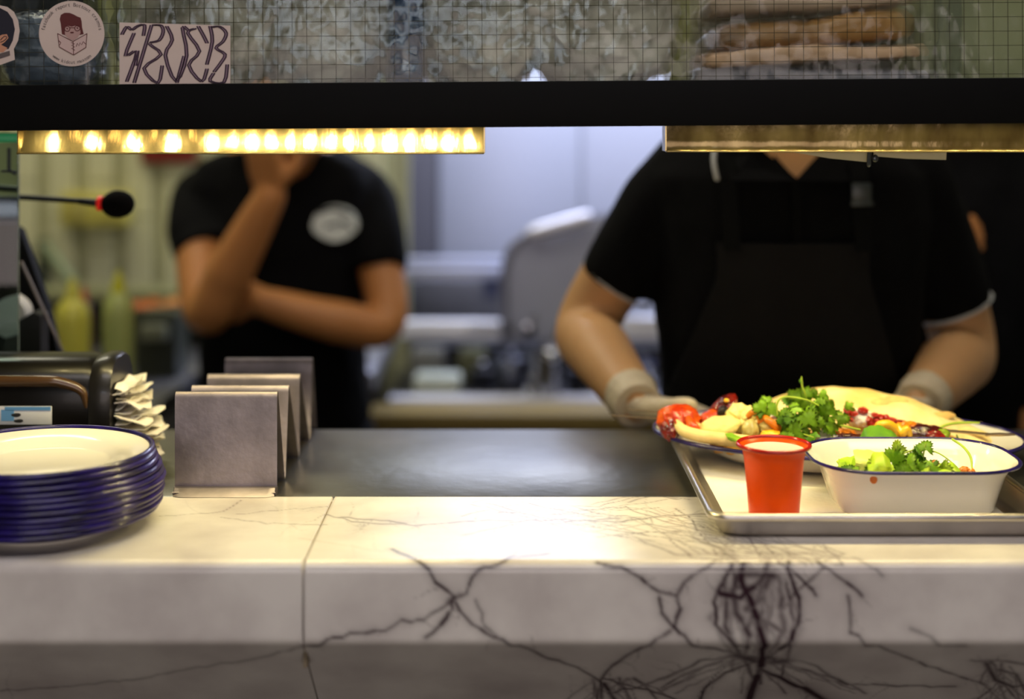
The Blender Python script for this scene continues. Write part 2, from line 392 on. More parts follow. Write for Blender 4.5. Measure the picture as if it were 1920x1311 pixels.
def slab(i0, i1, trim0, trim1):
    X = cols_x[i0:i1].copy(); X[0] = trim0; X[-1] = trim1
    nr, nc = len(prof), len(X)
    dz = np.zeros(nr)
    co_ = np.zeros((nr, nc, 3)); co_[:, :, 0] = X[None, :]; co_[:, :, 1] = prof[:, 0][:, None]; co_[:, :, 2] = ZC+prof[:, 1][:, None]
    # soften the cut edges
    for e in (0, -1):
        co_[:, e, 2] -= .0012; co_[:, e, 1] += .0012
    v = co_.reshape(-1, 3)-np.array(org(MC)); idx = np.arange(nr*nc).reshape(nr, nc)
    f = np.stack([idx[:-1, :-1], idx[1:, :-1], idx[1:, 1:], idx[:-1, 1:]], -1).reshape(-1, 4)
    # back skirt (closes the slab behind and below)
    ex = np.array([[X[0], Y0, ZC-.30], [X[-1], Y0, ZC-.30]])-np.array(org(MC))
    nb = len(v); v = np.vstack([v, ex]); faces = f.tolist()
    faces += [[nb]+idx[0, ::1].tolist()[:]+[nb+1]][::1]
    faces += [[int(idx[-1, 0]), nb, nb+1]+idx[-1, ::-1].tolist()[:-1]]
    faces += [[nb]+idx[::-1, 0].tolist(), [nb+1]+idx[:, -1].tolist()]
    me = bpy.data.meshes.new('marble_slab'); me.from_pydata(v.tolist(), [], faces); me.update()
    a = me.attributes.new('vein', 'FLOAT', 'POINT'); a.data.foreach_set('value', np.r_[D[:, i0:i1].reshape(-1), 0, 0])
    me.shade_smooth(); me.set_sharp_from_angle(angle=R(50)); me.materials.append(marble)
    o = bpy.data.objects.new('marble_slab', me); link(o, MC); return o
k = int(np.searchsorted(cols_x, SEAM))
slab(0, k+1, xs0, SEAM-.0007); slab(k, len(cols_x), SEAM+.0007, xs1)
obj('joint_filler', G().box((SEAM, 1.36, ZC-.05), (.004, .19, .096)), mat('joint_filler', (128, 116, 96), .8, var=.2, vs=60), MC)
obj('counter_body', G().box((.075, 1.6, (ZC-.30)/2), (2.15, .34, ZC-.302)), mat('counter_panel', (60, 52, 48), .6, var=.2, vs=5), MC)
# steel worktop behind the marble
SW = thing('steel_worktop', 'scuffed stainless steel worktop behind the marble strip', 'worktop', (.075, 1.62, ZC-.03))
wsteel = mat('scuffed_steel', (138, 136, 128), .36, 1, var=.25, vs=7, bump=.06, bs=45)
obj('work_surface', G().box((.075, (Y0+.0015+1.781)/2, ZC-.012), (2.15, 1.781-Y0-.0015, .024), bev=.002), wsteel, SW)
obj('rear_edge', G().box((.075, 1.776, ZC-.045), (2.15, .008, .04)), wsteel, SW)
# ================================================================ gantry shelf, wired glass, stickers, heat lamps
DB = 1.40
GS = thing('gantry_shelf', 'black overhead gantry shelf with a broad flat front bar across the pass', 'shelf', (0, DB, HC))
roll = R(.42)
def rolled(g, piv=(0, DB, HC)):
    g.bm.transform(Matrix.Translation(Vector(piv)) @ Matrix.Rotation(-roll, 4, 'Y') @ Matrix.Translation(-Vector(piv))); return g
zt, zb = (215-152.5)/F*DB, -(238.5-215)/F*DB
obj('front_bar', rolled(G().box((0, DB+.012, HC+(zt+zb)/2), (2.1, .024, zt-zb), bev=.0015)), blackp, GS)
obj('shelf_board', rolled(G().box((0, DB+.19, HC+.018), (2.1, .33, .012))), mat('grey_shelf', (120, 120, 122), .5, .6), GS)
olive = mat('olive_paint', (160, 164, 100), .5, var=.15, vs=20)
for px, w in ((210, 40), (1268, 46)):
    p = P(px, 100, 1.60); obj('hanger_post', G().box((p.x, 1.60, HC+.024+.7), (w/F*1.6, .03, 1.40), bev=.003), olive, GS)
# wired glass
WG = thing('wired_glass_screen', 'square-wired rippled glass screen standing on the black bar', 'screen', (0, DB+.008, HC+zt))
gm = bpy.data.materials.new('rippled_glass'); gm.use_nodes = True; n = gm.node_tree.nodes; l = gm.node_tree.links; b = n['Principled BSDF']
b.inputs['Base Color'].default_value = (.93, .96, .92, 1); b.inputs['Roughness'].default_value = .03; b.inputs['Transmission Weight'].default_value = 1; b.inputs['IOR'].default_value = 1.45
tc = n.new('ShaderNodeTexCoord'); mp = n.new('ShaderNodeMapping'); mp.inputs['Scale'].default_value = (1, 1, .55); l.new(tc.outputs['Object'], mp.inputs[0])
t = n.new('ShaderNodeTexNoise'); t.inputs['Scale'].default_value = 62; t.inputs['Detail'].default_value = 1; l.new(mp.outputs[0], t.inputs['Vector'])
bp = n.new('ShaderNodeBump'); bp.inputs['Strength'].default_value = .35; bp.inputs['Distance'].default_value = .004
l.new(t.outputs['Fac'], bp.inputs['Height']); l.new(bp.outputs[0], b.inputs['Normal'])
tb = n.new('ShaderNodeBsdfTransparent'); tb.inputs[0].default_value = (.95, .97, .94, 1); ms = n.new('ShaderNodeMixShader'); ms.inputs[0].default_value = .45
l.new(tb.outputs[0], ms.inputs[1]); l.new(b.outputs[0], ms.inputs[2]); l.new(ms.outputs[0], n['Material Output'].inputs['Surface'])
obj('glass_pane', rolled(G().box((0, DB+.011, HC+zt+.16), (2.1, .006, .32))), gm, WG)
g = G(); pit = 27.6/F*DB; i = 0; x = -1.0
while x < 1.0: g.box((x, DB+.011, HC+zt+.16), (.0005, .0005, .319)); x += pit
z = .004
while z < .31: g.box((0, DB+.0112, HC+zt+z), (2.09, .0005, .0005)); z += 27/F*DB
obj('wire_mesh', rolled(g), mat('mesh_wire', (58, 54, 36), .5, .6), WG, kind='stuff')
# stickers on the glass
def PS(px, py, w=0): return P(px, py, DB+.0065-.0004*w)
def flat(pts, w0, w1): # polygon of photo pixels -> thin solid in front of the glass
    return G().grid([[PS(a, b_, w0) for a, b_ in pts], [PS(a, b_, w1) for a, b_ in pts]])
st_white = mat('sticker_white', (206, 188, 178), .55, var=.03, vs=40)
ink_red = mat('dark_red_ink', (88, 30, 30), .6); ink_purple = mat('purple_ink', (62, 42, 60), .6, var=.3, vs=200)
ink_grey = mat('grey_ink', (92, 82, 80), .6); ink_pink = mat('pink_ink', (176, 142, 136), .6); ink_navy = mat('navy_ink', (22, 22, 38), .5)
circ = [(134.5+61.5*math.cos(R(a)), 63+61.5*math.sin(R(a))) for a in range(0, 360, 6)]
S1 = thing('round_sticker', 'round white sticker of a figure in glasses reading an open book', 'sticker', PS(134, 124))
obj('sticker_disc', flat(circ, 0, 1), st_white, S1, False)
hair = [(116, 64), (114, 45), (112, 36), (114, 28), (121, 24), (130, 24), (138, 27), (145, 31), (151, 33), (153, 40), (154, 52), (157, 64), (148, 66), (135, 69), (122, 66)]
obj('printed_hair', flat(hair, 1, 1.6), ink_red, S1, False)
obj('printed_face', flat([(121, 52), (127, 48), (134, 50), (142, 48), (150, 52), (151, 62), (146, 70), (138, 76), (130, 73), (122, 66)], 1.6, 2.1), ink_pink, S1, False)
g = G()
for cx, cy in ((126, 54), (145, 53)):
    pts = [PS(cx+5*math.cos(R(a)), cy+5*math.sin(R(a)), 2.3) for a in range(0, 361, 30)]; g.tube(pts, .0004, 6, 1)
    g.tube([PS(cx-.5, cy-1, 2.3), PS(cx+.5, cy, 2.3)], .0006, 6, 1)
g.tube([PS(133, 61, 2.3), PS(137, 61, 2.3)], .0007, 6, 1); g.tube([PS(131, 52, 2.3), PS(140, 52, 2.3)], .0004, 6, 1)
obj('printed_glasses', g, ink_red, S1)
obj('printed_book', flat([(108, 63), (137, 78), (163, 63), (161, 89), (138, 103), (111, 88)], 1.7, 2.2), mat('pale_pink_ink', (200, 174, 168), .6), S1, False)
g = G()
for a in ([(108, 63), (137, 78), (163, 63)], [(111, 88), (138, 103), (161, 89)], [(108, 63), (111, 88)], [(163, 63), (161, 89)], [(137, 78), (138, 103)],
          [(134, 80), (140, 82), (134, 85), (140, 88), (134, 91), (140, 94)], [(110, 76), (114, 80), (112, 84)],
          [(143, 87), (145, 81), (148, 86), (150, 80), (153, 84), (156, 78), (160, 82)]):
    g.tube([PS(*q, 2.4) for q in a], .00035, 6, 1)
obj('printed_lines', g, ink_red, S1)
def letters(s, parent, cx, cy, rad, a0, a1, size, m, name='lettering', inward=False):
    g = G()
    for i, ch in enumerate(s):
        if ch == ' ': continue
        a = R(a0+(a1-a0)*(i+.5)/len(s)); cu = bpy.data.curves.new('t', 'FONT'); cu.body = ch; cu.size = size; cu.extrude = .00008; cu.align_x = 'CENTER'; cu.align_y = 'CENTER'
        o = bpy.data.objects.new('t', cu); C.objects.link(o); dg = bpy.context.evaluated_depsgraph_get(); dg.update(); ev = o.evaluated_get(dg)
        bm2 = bmesh.new(); me = ev.to_mesh(); bm2.from_mesh(me); ev.to_mesh_clear()
        c = PS(cx+rad*math.cos(a), cy+rad*math.sin(a), 1.6); ang = -(a+math.pi/2) if not inward else -(a-math.pi/2)
        bm2.transform(Matrix.Translation(c) @ Matrix.Rotation(ang, 4, Vector((0, -1, 0))) @ Matrix.Rotation(R(90), 4, 'X')); g.merge(bm2)
        bpy.data.objects.remove(o); bpy.data.curves.remove(cu)
    return obj(name, g, m, parent, False)
letters('fatchook report Bottout crarmis', S1, 134.5, 63, 54, 186, 354, .0052, ink_grey)
letters('www kidcut muscom', S1, 134.5, 63, 54, 130, 50, .0048, ink_grey, inward=True)
S2 = thing('lettered_sticker', 'rectangular off-white sticker with tall purple hand-drawn lettering', 'sticker', PS(328, 158))
obj('sticker_sheet', flat([(224, 42), (432, 48), (432, 158), (224, 158)], 0, 1), st_white, S2, False)
strokes = [
 [(229, 64), (238, 50), (247, 56), (258, 49), (271, 47), (269, 66)], [(251, 63), (235, 105), (257, 96), (238, 152)],
 [(258, 96), (254, 122)], [(284, 48), (252, 154)], [(288, 47), (302, 48), (306, 60), (298, 76), (280, 82), (302, 102), (270, 128), (296, 156), (304, 124)],
 [(313, 50), (323, 75), (310, 104), (330, 152), (350, 104), (342, 52), (352, 56)], [(345, 106), (332, 154)],
 [(365, 54), (352, 62), (374, 96), (354, 122), (378, 153), (388, 130)],
 [(372, 50), (381, 66), (388, 80)], [(394, 50), (398, 78), (388, 120)], [(398, 51), (412, 50), (424, 62), (418, 78), (405, 90), (422, 102), (414, 118), (402, 134)],
 [(400, 138), (394, 152), (420, 154), (426, 122)]]
g = G(); g2 = G()
for s in strokes:
    for dx in (-2.2, 2.2):
        g.tube([PS(a+dx, b_, 1.5) for a, b_ in s], .00085, 6, 3)
    g2.tube([PS(a, b_, 1.4) for a, b_ in s], .0006, 6, 3)
obj('lettering', g, ink_purple, S2); obj('letter_fill', g2, mat('pale_violet_ink', (150, 126, 140), .6), S2)
for px in (226, 231):
    pass
S3 = thing('cut_out_sticker', 'die-cut white-edged sticker of a dark-haired head, cut off at the left edge', 'sticker', PS(6, 122))
obj('sticker_sheet', flat([(-45, 12), (0, 10), (14, 13), (26, 22), (34, 38), (37, 58), (34, 76), (26, 92), (28, 112), (0, 122), (-45, 122)], 0, 1), st_white, S3, False)
obj('printed_hair', flat([(-40, 16), (0, 15), (14, 22), (24, 36), (28, 55), (24, 76), (16, 92), (-40, 96)], 1, 1.5), ink_navy, S3, False)
obj('printed_ear', flat([(-6, 70), (4, 65), (13, 64), (16, 71), (9, 79), (2, 84), (14, 90), (6, 98), (-8, 98)], 1.5, 2), mat('tan_ink', (196, 140, 110), .6), S3, False)
g = G().tube([PS(1, 75, 2.2), PS(8, 68, 2.2), (PS(13, 70, 2.2)), PS(8, 76, 2.2), PS(1, 79, 2.2)], .0004, 6, 2); obj('printed_outline', g, ink_navy, S3)
obj('printed_collar', flat([(-8, 103), (18, 95), (19, 104), (-8, 113)], 1.5, 2), ink_grey, S3, False)
# heat lamps
brass = mat('warm_reflector_steel', (140, 126, 92), .16, .9, var=.35, vs=16, bump=.05, bs=55, stretch=(2.2, 1, .5))
brass_d = mat('dimmed_reflector_steel', (112, 100, 74), .15, .96, var=.5, vs=14, bump=.05, bs=40, col2=(70, 58, 40), stretch=(2, 1, .8))  # duller, blotchier copy of the reflector steel, dims the right lamp by colour
lampglow = mat('led_glow', (255, 214, 140), .5, emit=9)
def lamp(px0, px1, ybot, tilt, label, n0, n1, glow):
    d = 1.50; x0 = (px0-960)/F*d; x1 = (px1-960)/F*d; z1 = HC-(ybot-HZ)/F*d
    T = thing('heat_lamp', label, 'lamp', ((x0+x1)/2, 1.5, HC+.006))
    L = x1-x0; cx = (x0+x1)/2
    rings = []
    pts = [(d-.001, z1), (d, z1+.003), (d+tilt*.25, z1+.012), (d+tilt*.6, z1+.024), (d+tilt, HC+.006)]
    for y, z in pts: rings.append([Vector((x0+L*i/90, y+.0007*noise.noise(Vector((i*.35, z*60, 3))), z)) for i in range(91)])
    for y, z in pts[::-1]: rings.append([Vector((x0+L*i/90, y+.003, z)) for i in range(91)])
    g = G(); g.grid(rings, closed=False); obj('reflector', g, brass if glow else brass_d, T)
    obj('reflector_lip', G().box((cx, d-.003, z1), (L, .010, .0022), bev=.0008), brass, T)
    for xe in (x0, x1): obj('end_plate', G().box((xe, d+.012, (z1+HC+.006)/2), (.0015, .03, HC+.006-z1)), brass, T)
    obj('lamp_housing', G().box((cx, d-.02, HC+.0085), (L, .075, .005)), steel_dull, T)
    k = 0; x = x0+.022
    while x < x1-.012:
        p = Vector((x, d-.034, HC-.002))
        if n0 <= k < n1: obj('led', G().lathe([(0, -.002), (.0035, 0), (.0035, .004)], p+Vector((0, 0, .003)), 10), lampglow, T)
        if not (glow and k < 8 and k % 2): led_light(p+Vector((0, 0, -.003)))
        k += 1; x += .0215
    return T
lamp(35, 908, 287, .0115, 'long warm-glowing heat lamp under the bar at left', 0, 99, 1)
lamp(1248, 2000, 283.5, -.0045, 'long brass-tinted heat lamp under the bar at right', 0, 99, 0)
# order slips hanging under the right lamp
paper_b = mat('order_slip_paper', (206, 196, 160), .8, var=.04, vs=30)
def slip(pts, d, label):
    g = G().grid([[P(a, b_, d) for a, b_ in pts], [P(a, b_, d)+Vector((0, .0006, 0)) for a, b_ in pts]]); o = obj('order_slip', g, paper_b, None, False)
    return tag(o, label, 'paper', 'order slips under the right lamp')
slip([(1485, 262), (1632, 262), (1625, 304), (1555, 297), (1490, 286)], 1.512, 'cream order slip left of the dark clip under the right lamp')
slip([(1640, 262), (1776, 262), (1774, 300), (1700, 298), (1638, 293)], 1.514, 'cream order slip right of the dark clip under the right lamp')
tag(obj('paper_clip', G().tube([P(1633, 270, 1.508), P(1630, 285, 1.506), P(1629, 310, 1.506)], .0022, 8, 2).blob(P(1641, 297, 1.507), (.0035, .002, .004), .1), mat('clip_steel', (90, 94, 98), .3, .8)), 'small dark clip holding the slips under the right lamp', 'clip')
# ---------------------------------------------------------------- things on the shelf behind the glass
zs = HC+.0246
def bagm(name, col, col2=None, alpha=1): return mat(name, tuple(min(250, int(v*1.12)) for v in col), .28, var=.12, vs=14, col2=col2, bump=.2, bs=22, coat=.15)
def bag(px0, px1, h, d, m, label, seed, name='plastic_bag', group=None, cat='bag', k=.5):
    x0 = (px0-960)/F*d; x1 = (px1-960)/F*d; w = (x1-x0)/2
    g = G(); bm2 = bmesh.new(); bmesh.ops.create_icosphere(bm2, subdivisions=5, radius=1)
    for v in bm2.verts:
        q = v.co.normalized(); e = 2/(abs(q.x)**3.2+abs(q.y)**3.2+abs(q.z)**3.2)**(1/3.2)/2
        rdg = 1-abs(noise.noise(q*3.5+Vector((seed, 2, 1))))*2
        s = 1+.09*rdg+.05*noise.noise(q*8+Vector((seed, 0, 0)))
        v.co = Vector((q.x*e*w*s, q.y*e*.05*s, q.z*e*h/2*s))
    zm = min(v.co.z for v in bm2.verts); bm2.transform(Matrix.Translation(Vector(((x0+x1)/2, d, zs-zm+.0005)))); g.merge(bm2)
    return tag(obj(name, g, m), label, cat, group)
silver = bagm('silvery_film', (176, 172, 158), (104, 102, 92)); clear = bagm('grey_film', (190, 186, 176), (128, 124, 112))
brownb = bagm('brown_paper', (150, 112, 66), (112, 82, 50)); dark = mat('dark_box', (26, 30, 34), .45, var=.3, vs=20); bluish = bagm('blue_grey_film', (92, 106, 128), (60, 70, 86))
bag(-20, 72, .15, 1.56, dark, 'dark lump on the shelf behind the cut-out sticker', 1, 'storage_bag')
bag(20, 185, .075, 1.50, bluish, 'blue-grey bag behind the round sticker', 2)
tag(obj('storage_box', G().box((P(118, 0, 1.66).x, 1.66, zs+.07), (.11, .07, .138), bev=.004), dark), 'dark box on the shelf behind the round sticker', 'box')
bag(250, 520, .16, 1.56, silver, 'crumpled silvery film bag behind the lettered sticker', 3)
bag(480, 700, .18, 1.60, clear, 'creamy film bag left of the blue bottle', 4)
bt = G().lathe([(0, 0), (.018, 0), (.02, .01), (.02, .11), (.008, .14), (.008, .165), (0, .165)], (0, 0, 0), 24)
BT = thing('blue_bottle', 'dark blue bottle on the shelf among film bags', 'bottle', P(762, 100, 1.53)*Vector((1, 1, 0)) if 0 else (P(762, 0, 1.53).x, 1.53, zs))
bt.bm.transform(Matrix.Translation(BT.location)); obj('body', bt, mat('blue_glass', (38, 60, 92), .15, var=.3, vs=18, coat=.4), BT)
obj('cap', G().lathe([(.0, .16), (.0095, .16), (.0095, .18), (0, .18)], BT.location, 20), black_gl, BT)
bag(795, 1010, .17, 1.58, silver, 'wrinkled silvery bag right of the blue bottle', 5)
bag(985, 1262, .19, 1.57, clear, 'large grey film bag left of the right-hand olive post', 6)
# paper trays / wraps at right
def sheaf(px0, px1, zoff, h, d, m, label, seed, tilt=0, grp='stacked wraps on the shelf'):
    x0 = (px0-960)/F*d; x1 = (px1-960)/F*d; g = G(); g.box((0, 0, h/2), (x1-x0, .11, h), bev=min(h*.4, .012), seg=3)
    for v in g.bm.verts:
        v.co += Vector((0, 0, 1))*.004*noise.noise(v.co*14+Vector((seed, 0, 0)))
    bmesh.ops.subdivide_edges(g.bm, edges=g.bm.edges[:], cuts=3, use_grid_fill=True)
    for v in g.bm.verts: v.co.z += .010*noise.noise(Vector((v.co.x*12, v.co.y*6, seed)))*(1 if v.co.z > h*.3 else 0)
    g.bm.transform(Matrix.Translation(Vector(((x0+x1)/2, d, zs+zoff))) @ Matrix.Rotation(tilt, 4, 'Y'))
    return tag(obj('paper_wrap', g, m), label, 'wrap', grp)
sheaf(1300, 1720, .004, .020, 1.56, mat('grey_wrap', (140, 138, 150), .5, var=.2, vs=20, col2=(86, 88, 104)), 'grey wrap lowest in the pile behind the glass', 1)
sheaf(1310, 1700, .030, .016, 1.55, mat('peach_wrap', (196, 160, 128), .5, var=.15, vs=20), 'peach wrap in the middle of the pile behind the glass', 2, -.05)
sheaf(1330, 1680, .050, .030, 1.56, brownb, 'brown wrap on the pile behind the glass', 3, -.07)
sheaf(1320, 1690, .086, .018, 1.57, mat('pale_wrap', (172, 150, 130), .5, var=.2, vs=12), 'pale wrap topmost of the pile behind the glass', 4, -.06)
bag(1285, 1500, .17, 1.70, silver, 'silvery film bag behind the left end of the wraps', 12)
bag(470, 760, .20, 1.72, clear, 'tall grey film bag at the back of the shelf, left of centre', 13)
bag(780, 1010, .21, 1.72, clear, 'tall grey film bag at the back of the shelf, centre', 14)
bag(1480, 1790, .19, 1.71, clear, 'light film bag standing behind the right end of the wraps', 9)
tag(obj('storage_tub', G().box((P(1850, 0, 1.62).x, 1.62, zs+.08), (.20, .12, .158), bev=.012, seg=3), mat('pale_green_tub', (150, 154, 118), .3, var=.1, vs=6)), 'pale green tub at the right end of the shelf', 'tub')
tag(obj('storage_box', G().box((P(1755, 0, 1.60).x, 1.60, zs+.07), (.03, .10, .138), bev=.006, seg=3), mat('grey_green_box', (96, 104, 88), .4, var=.2, vs=6)), 'narrow grey-green box beside the pale green tub', 'box')

# ================================================================ people
skin1 = mat('warm_brown_skin', (176, 118, 66), .45, sss=.12, var=.06, vs=9, spec=.35)
skin2 = mat('tan_skin', (204, 156, 106), .45, sss=.12, var=.05, vs=9, spec=.35)
cloth = mat('black_cotton', (9, 9, 10), .85, var=.2, vs=60, bump=.15, bs=260, spec=.1, sheen=0)
cloth2 = mat('black_apron_cloth', (10, 9, 9), .8, var=.2, vs=40, bump=.15, bs=200, spec=.25)
trouser = mat('dark_trousers', (18, 18, 22), .85, spec=.2)
shoe = mat('black_shoe', (12, 12, 12), .4)
glovem = mat('cream_glove', (206, 190, 160), .5, var=.08, vs=30, bump=.25, bs=50, sss=.1)
hairm = mat('dark_hair', (24, 17, 12), .6, var=.3, vs=90, bump=.5, bs=120)
eyem = mat('eye_white', (230, 226, 220), .2); iris = mat('iris', (50, 32, 20), .2); lipm = mat('lips', (150, 84, 72), .5)
piping = mat('white_piping', (190, 192, 190), .7)
def rings_torso(g, secs, c):
    """secs: (dx, dy, z, rx, ry)"""
    S = []
    for a, b_ in zip(secs, secs[1:]):
        for k in range(4): S.append([a[i]+(b_[i]-a[i])*k/4 for i in range(5)])
    S.append(list(secs[-1]))
    rr = []
    for dx, dy, z, rx, ry in S:
        ring = []
        for i in range(32):
            a = 2*math.pi*i/32; ca, sa = math.cos(a), math.sin(a); e = 2/2.5
            ring.append(Vector((c[0]+dx+rx*math.copysign(abs(ca)**e, ca), c[1]+dy+ry*math.copysign(abs(sa)**e, sa), z)))
        rr.append(ring)
    return g.grid(rr)
def hand_pts(wrist, fwd, n, side, curl=.5, s=1., spread=1., add=0.):
    """palm and five fingers as tubes; n = palm normal (fingers curl towards it); side=+1 thumb on +(fwd x n)"""
    fwd = Vector(fwd).normalized(); n = Vector(n); n = (n-fwd*n.dot(fwd)).normalized(); w = fwd.cross(n)*side
    wrist = Vector(wrist); out = []
    for off in (-.027, -.009, .009, .027):
        out.append(([wrist+w*off*.55*s, wrist+fwd*.045*s+w*off*.9*s, wrist+fwd*.088*s+w*off*s], [.0155*s+add, .0145*s+add, .012*s+add]))
    for off, L in ((.030, .070), (.010, .079), (-.010, .074), (-.029, .058)):
        p = wrist+fwd*.085*s+w*off*s; a = curl*.35; pts = [p]; d = fwd
        base = p-fwd*.02*s
        for k, f in enumerate((.44, .31, .25)):
            d = (fwd*math.cos(a)+n*math.sin(a)+w*off*1.6*spread).normalized(); p = p+d*L*f*s; pts.append(p); a += curl*.75
        out.append(([base]+pts, [.0098*s+add, .0098*s+add, .0090*s+add, .0082*s+add, .0070*s+add]))
    t0 = wrist+fwd*.022*s+w*.022*s
    d1 = (fwd*.62+w*.72+n*.25).normalized(); d2 = (fwd*.85+w*.38+n*(.25+.3*curl)).normalized()
    out.append(([t0, t0+d1*.038*s, t0+d1*.038*s+d2*.032*s, t0+d1*.038*s+d2*.058*s], [.014*s+add, .0125*s+add, .0105*s+add, .0085*s+add]))
    return out
def head_geo(g, c, fw=(0, -1, 0)):
    """head as overlapping closed solids centred at eye height, facing fw"""
    fw = Vector(fw).normalized(); rt = fw.cross(Vector((0, 0, 1))).normalized(); up = rt.cross(fw)
    M = Matrix((rt, -fw, up)).transposed().to_4x4(); M.translation = Vector(c)
    h = G()
    h.blob((0, .018, .035), (.074, .092, .085), .02, sub=4); h.blob((0, -.018, -.03), (.060, .070, .085), .02, sub=4)
    h.blob((0, -.040, -.078), (.038, .040, .034), .02, sub=3); h.tube([(0, -.088, .008), (0, -.102, -.022), (0, -.108, -.034)], [.008, .011, .013], 10)
    h.blob((.012, -.094, -.036), (.009, .010, .008), 0, sub=2); h.blob((-.012, -.094, -.036), (.009, .010, .008), 0, sub=2)
    h.tube([(-.034, -.072, .024), (0, -.086, .024), (.034, -.072, .024)], .010, 8)
    for s in (-1, 1):
        h.blob((s*.076, .010, -.005), (.009, .020, .033), .1, sub=3, rot=(0, 0, s*.3)); h.blob((s*.043, -.062, -.018), (.022, .020, .018), 0, sub=2)
    h.tube([(-.02, -.087, -.060), (0, -.094, -.058), (.02, -.087, -.060)], .0065, 8)
    h.bm.transform(M); g.merge(h.bm); return M
def face_parts(M, root, skin, capped=True):
    def tr(g): g.bm.transform(M); return g
    for s in (-1, 1):
        e = obj('eye', tr(G().blob((s*.031, -.071, .004), (.0125, .0125, .0085), 0, sub=3)), eyem, root)
        obj('iris', tr(G().blob((s*.031, -.0822, .004), (.0052, .003, .0052), 0, sub=2)), iris, e)
        obj('eyebrow', tr(G().tube([(s*.016, -.0905, .024), (s*.034, -.086, .030), (s*.048, -.075, .024)], .0032, 8)), hairm, root)
    obj('lips', tr(G().tube([(-.022, -.088, -.059), (0, -.1005, -.0555), (.022, -.088, -.059)], [.002, .0045, .002], 8).tube([(-.02, -.088, -.0625), (0, -.0995, -.0655), (.02, -.088, -.0625)], [.002, .005, .002], 8)), lipm, root)
    g = G(); bm2 = bmesh.new(); bmesh.ops.create_icosphere(bm2, subdivisions=5, radius=1)
    bmesh.ops.delete(bm2, geom=[v for v in bm2.verts if (v.co.y < -.35 and v.co.z < .48) or v.co.z < -.62 or (v.co.y < .05 and v.co.z < -.1)], context='VERTS')
    for v in bm2.verts:
        q = v.co; f = 1+.05*noise.noise(q*9); v.co = Vector((q.x*.081*f, q.y*.100*f+.018, q.z*.094*f+.037))
    bmesh.ops.solidify(bm2, geom=bm2.faces[:], thickness=.006); g.merge(bm2)
    obj('hair', tr(g), hairm, root)
def person(label, c, secs, neck, head, headdir, arms, sleeves, hands, skin, group=None, legs=True, apron=False, voxel=.0055, hem=-.62, tilt=0):
    """c: torso centre (x, y); secs in z relative to HC"""
    root = thing('person', label, 'person', (c[0], c[1], 0)); root['group'] = group or 'kitchen staff behind the pass'
    b = G(); rings_torso(b, [(s[0], s[1], HC+s[2], s[3]-.008, s[4]-.008) for s in secs], c)
    b.tube([neck[0], neck[1], head], [.068, .058, .052], 20)
    M = head_geo(b, head, headdir)
    for pts, rad in arms: b.tube(pts, rad, 20, 6)
    for h in hands:
        for pts, rad in h: b.tube(pts, rad, 10, 3)
    hz = HC+secs[0][2]
    for s in (-1, 1):
        hx = c[0]+s*.085
        b.tube([(hx, c[1], hz+.02), (hx+s*.01, c[1]-.01, .48), (hx+s*.015, c[1]+.015, .10)], [.088, .062, .045], 20)
        b.blob((hx+s*.02, c[1]-.05, .055), (.045, .12, .045), 0, sub=3)
    body = obj('body', remesh(b, voxel, 5), skin, root)
    face_parts(M, root, skin)
    sh = G(); rings_torso(sh, [(s[0], s[1], HC+s[2], s[3]+.004, s[4]+.004) for s in secs[:-1]], c)
    for pts, rad in sleeves: sh.tube(pts, rad, 22, 6, round_ends=False)
    obj('shirt', remesh(sh, .0055, 9, fold=.009, fs=11), cloth, root)
    t = G()
    for s in (-1, 1):
        hx = c[0]+s*.085
        t.tube([(hx, c[1], hz+.03), (hx+s*.01, c[1]-.01, .48), (hx+s*.015, c[1]+.015, .12)], [.105, .082, .072], 20, round_ends=False)
    t.box((c[0], c[1], hz-.02), (.33, .22, .14), bev=.05, seg=3)
    obj('trousers', remesh(t, .009, 5), trouser, root)
    for s in (-1, 1):
        hx = c[0]+s*.085; obj('shoe', G().blob((hx+s*.02, c[1]-.05, .055), (.055, .14, .055), .03, sub=4), shoe, root)
    return root
# --- right worker
d0 = 2.05; cx = P(1478, 0, d0).x
shL, shR = P(1296, 328, d0), P(1688, 328, d0)
elL, elR = P(1100, 612, 2.10), P(1806, 650, 2.08)
wrL, wrR = P(1190, 752, 1.83), P(1728, 752, 1.86)
secsR = [(0, 0, -.60, .178, .125), (0, 0, -.45, .178, .132), (0, 0, -.35, .180, .135), (0, 0, -.24, .186, .135), (0, .0, -.15, .200, .128), (0, .005, -.085, .205, .118), (0, .01, -.035, .162, .10), (0, .015, .0, .13, .085), (0, .01, .035, .072, .072)]
def lerp(a, b, t): return a+(b-a)*t
fL = Vector((.62, -.45, -.10)); fR = Vector((-.75, -.35, -.14))
hL = hand_pts(wrL+Vector((.004, -.006, -.004)), (.85, -.36, -.11), (0, .1, 1), 1, .06, .86); hR = hand_pts(wrR+Vector((-.004, -.006, -.004)), (-.85, -.30, -.11), (0, .1, 1), -1, .06, .86)
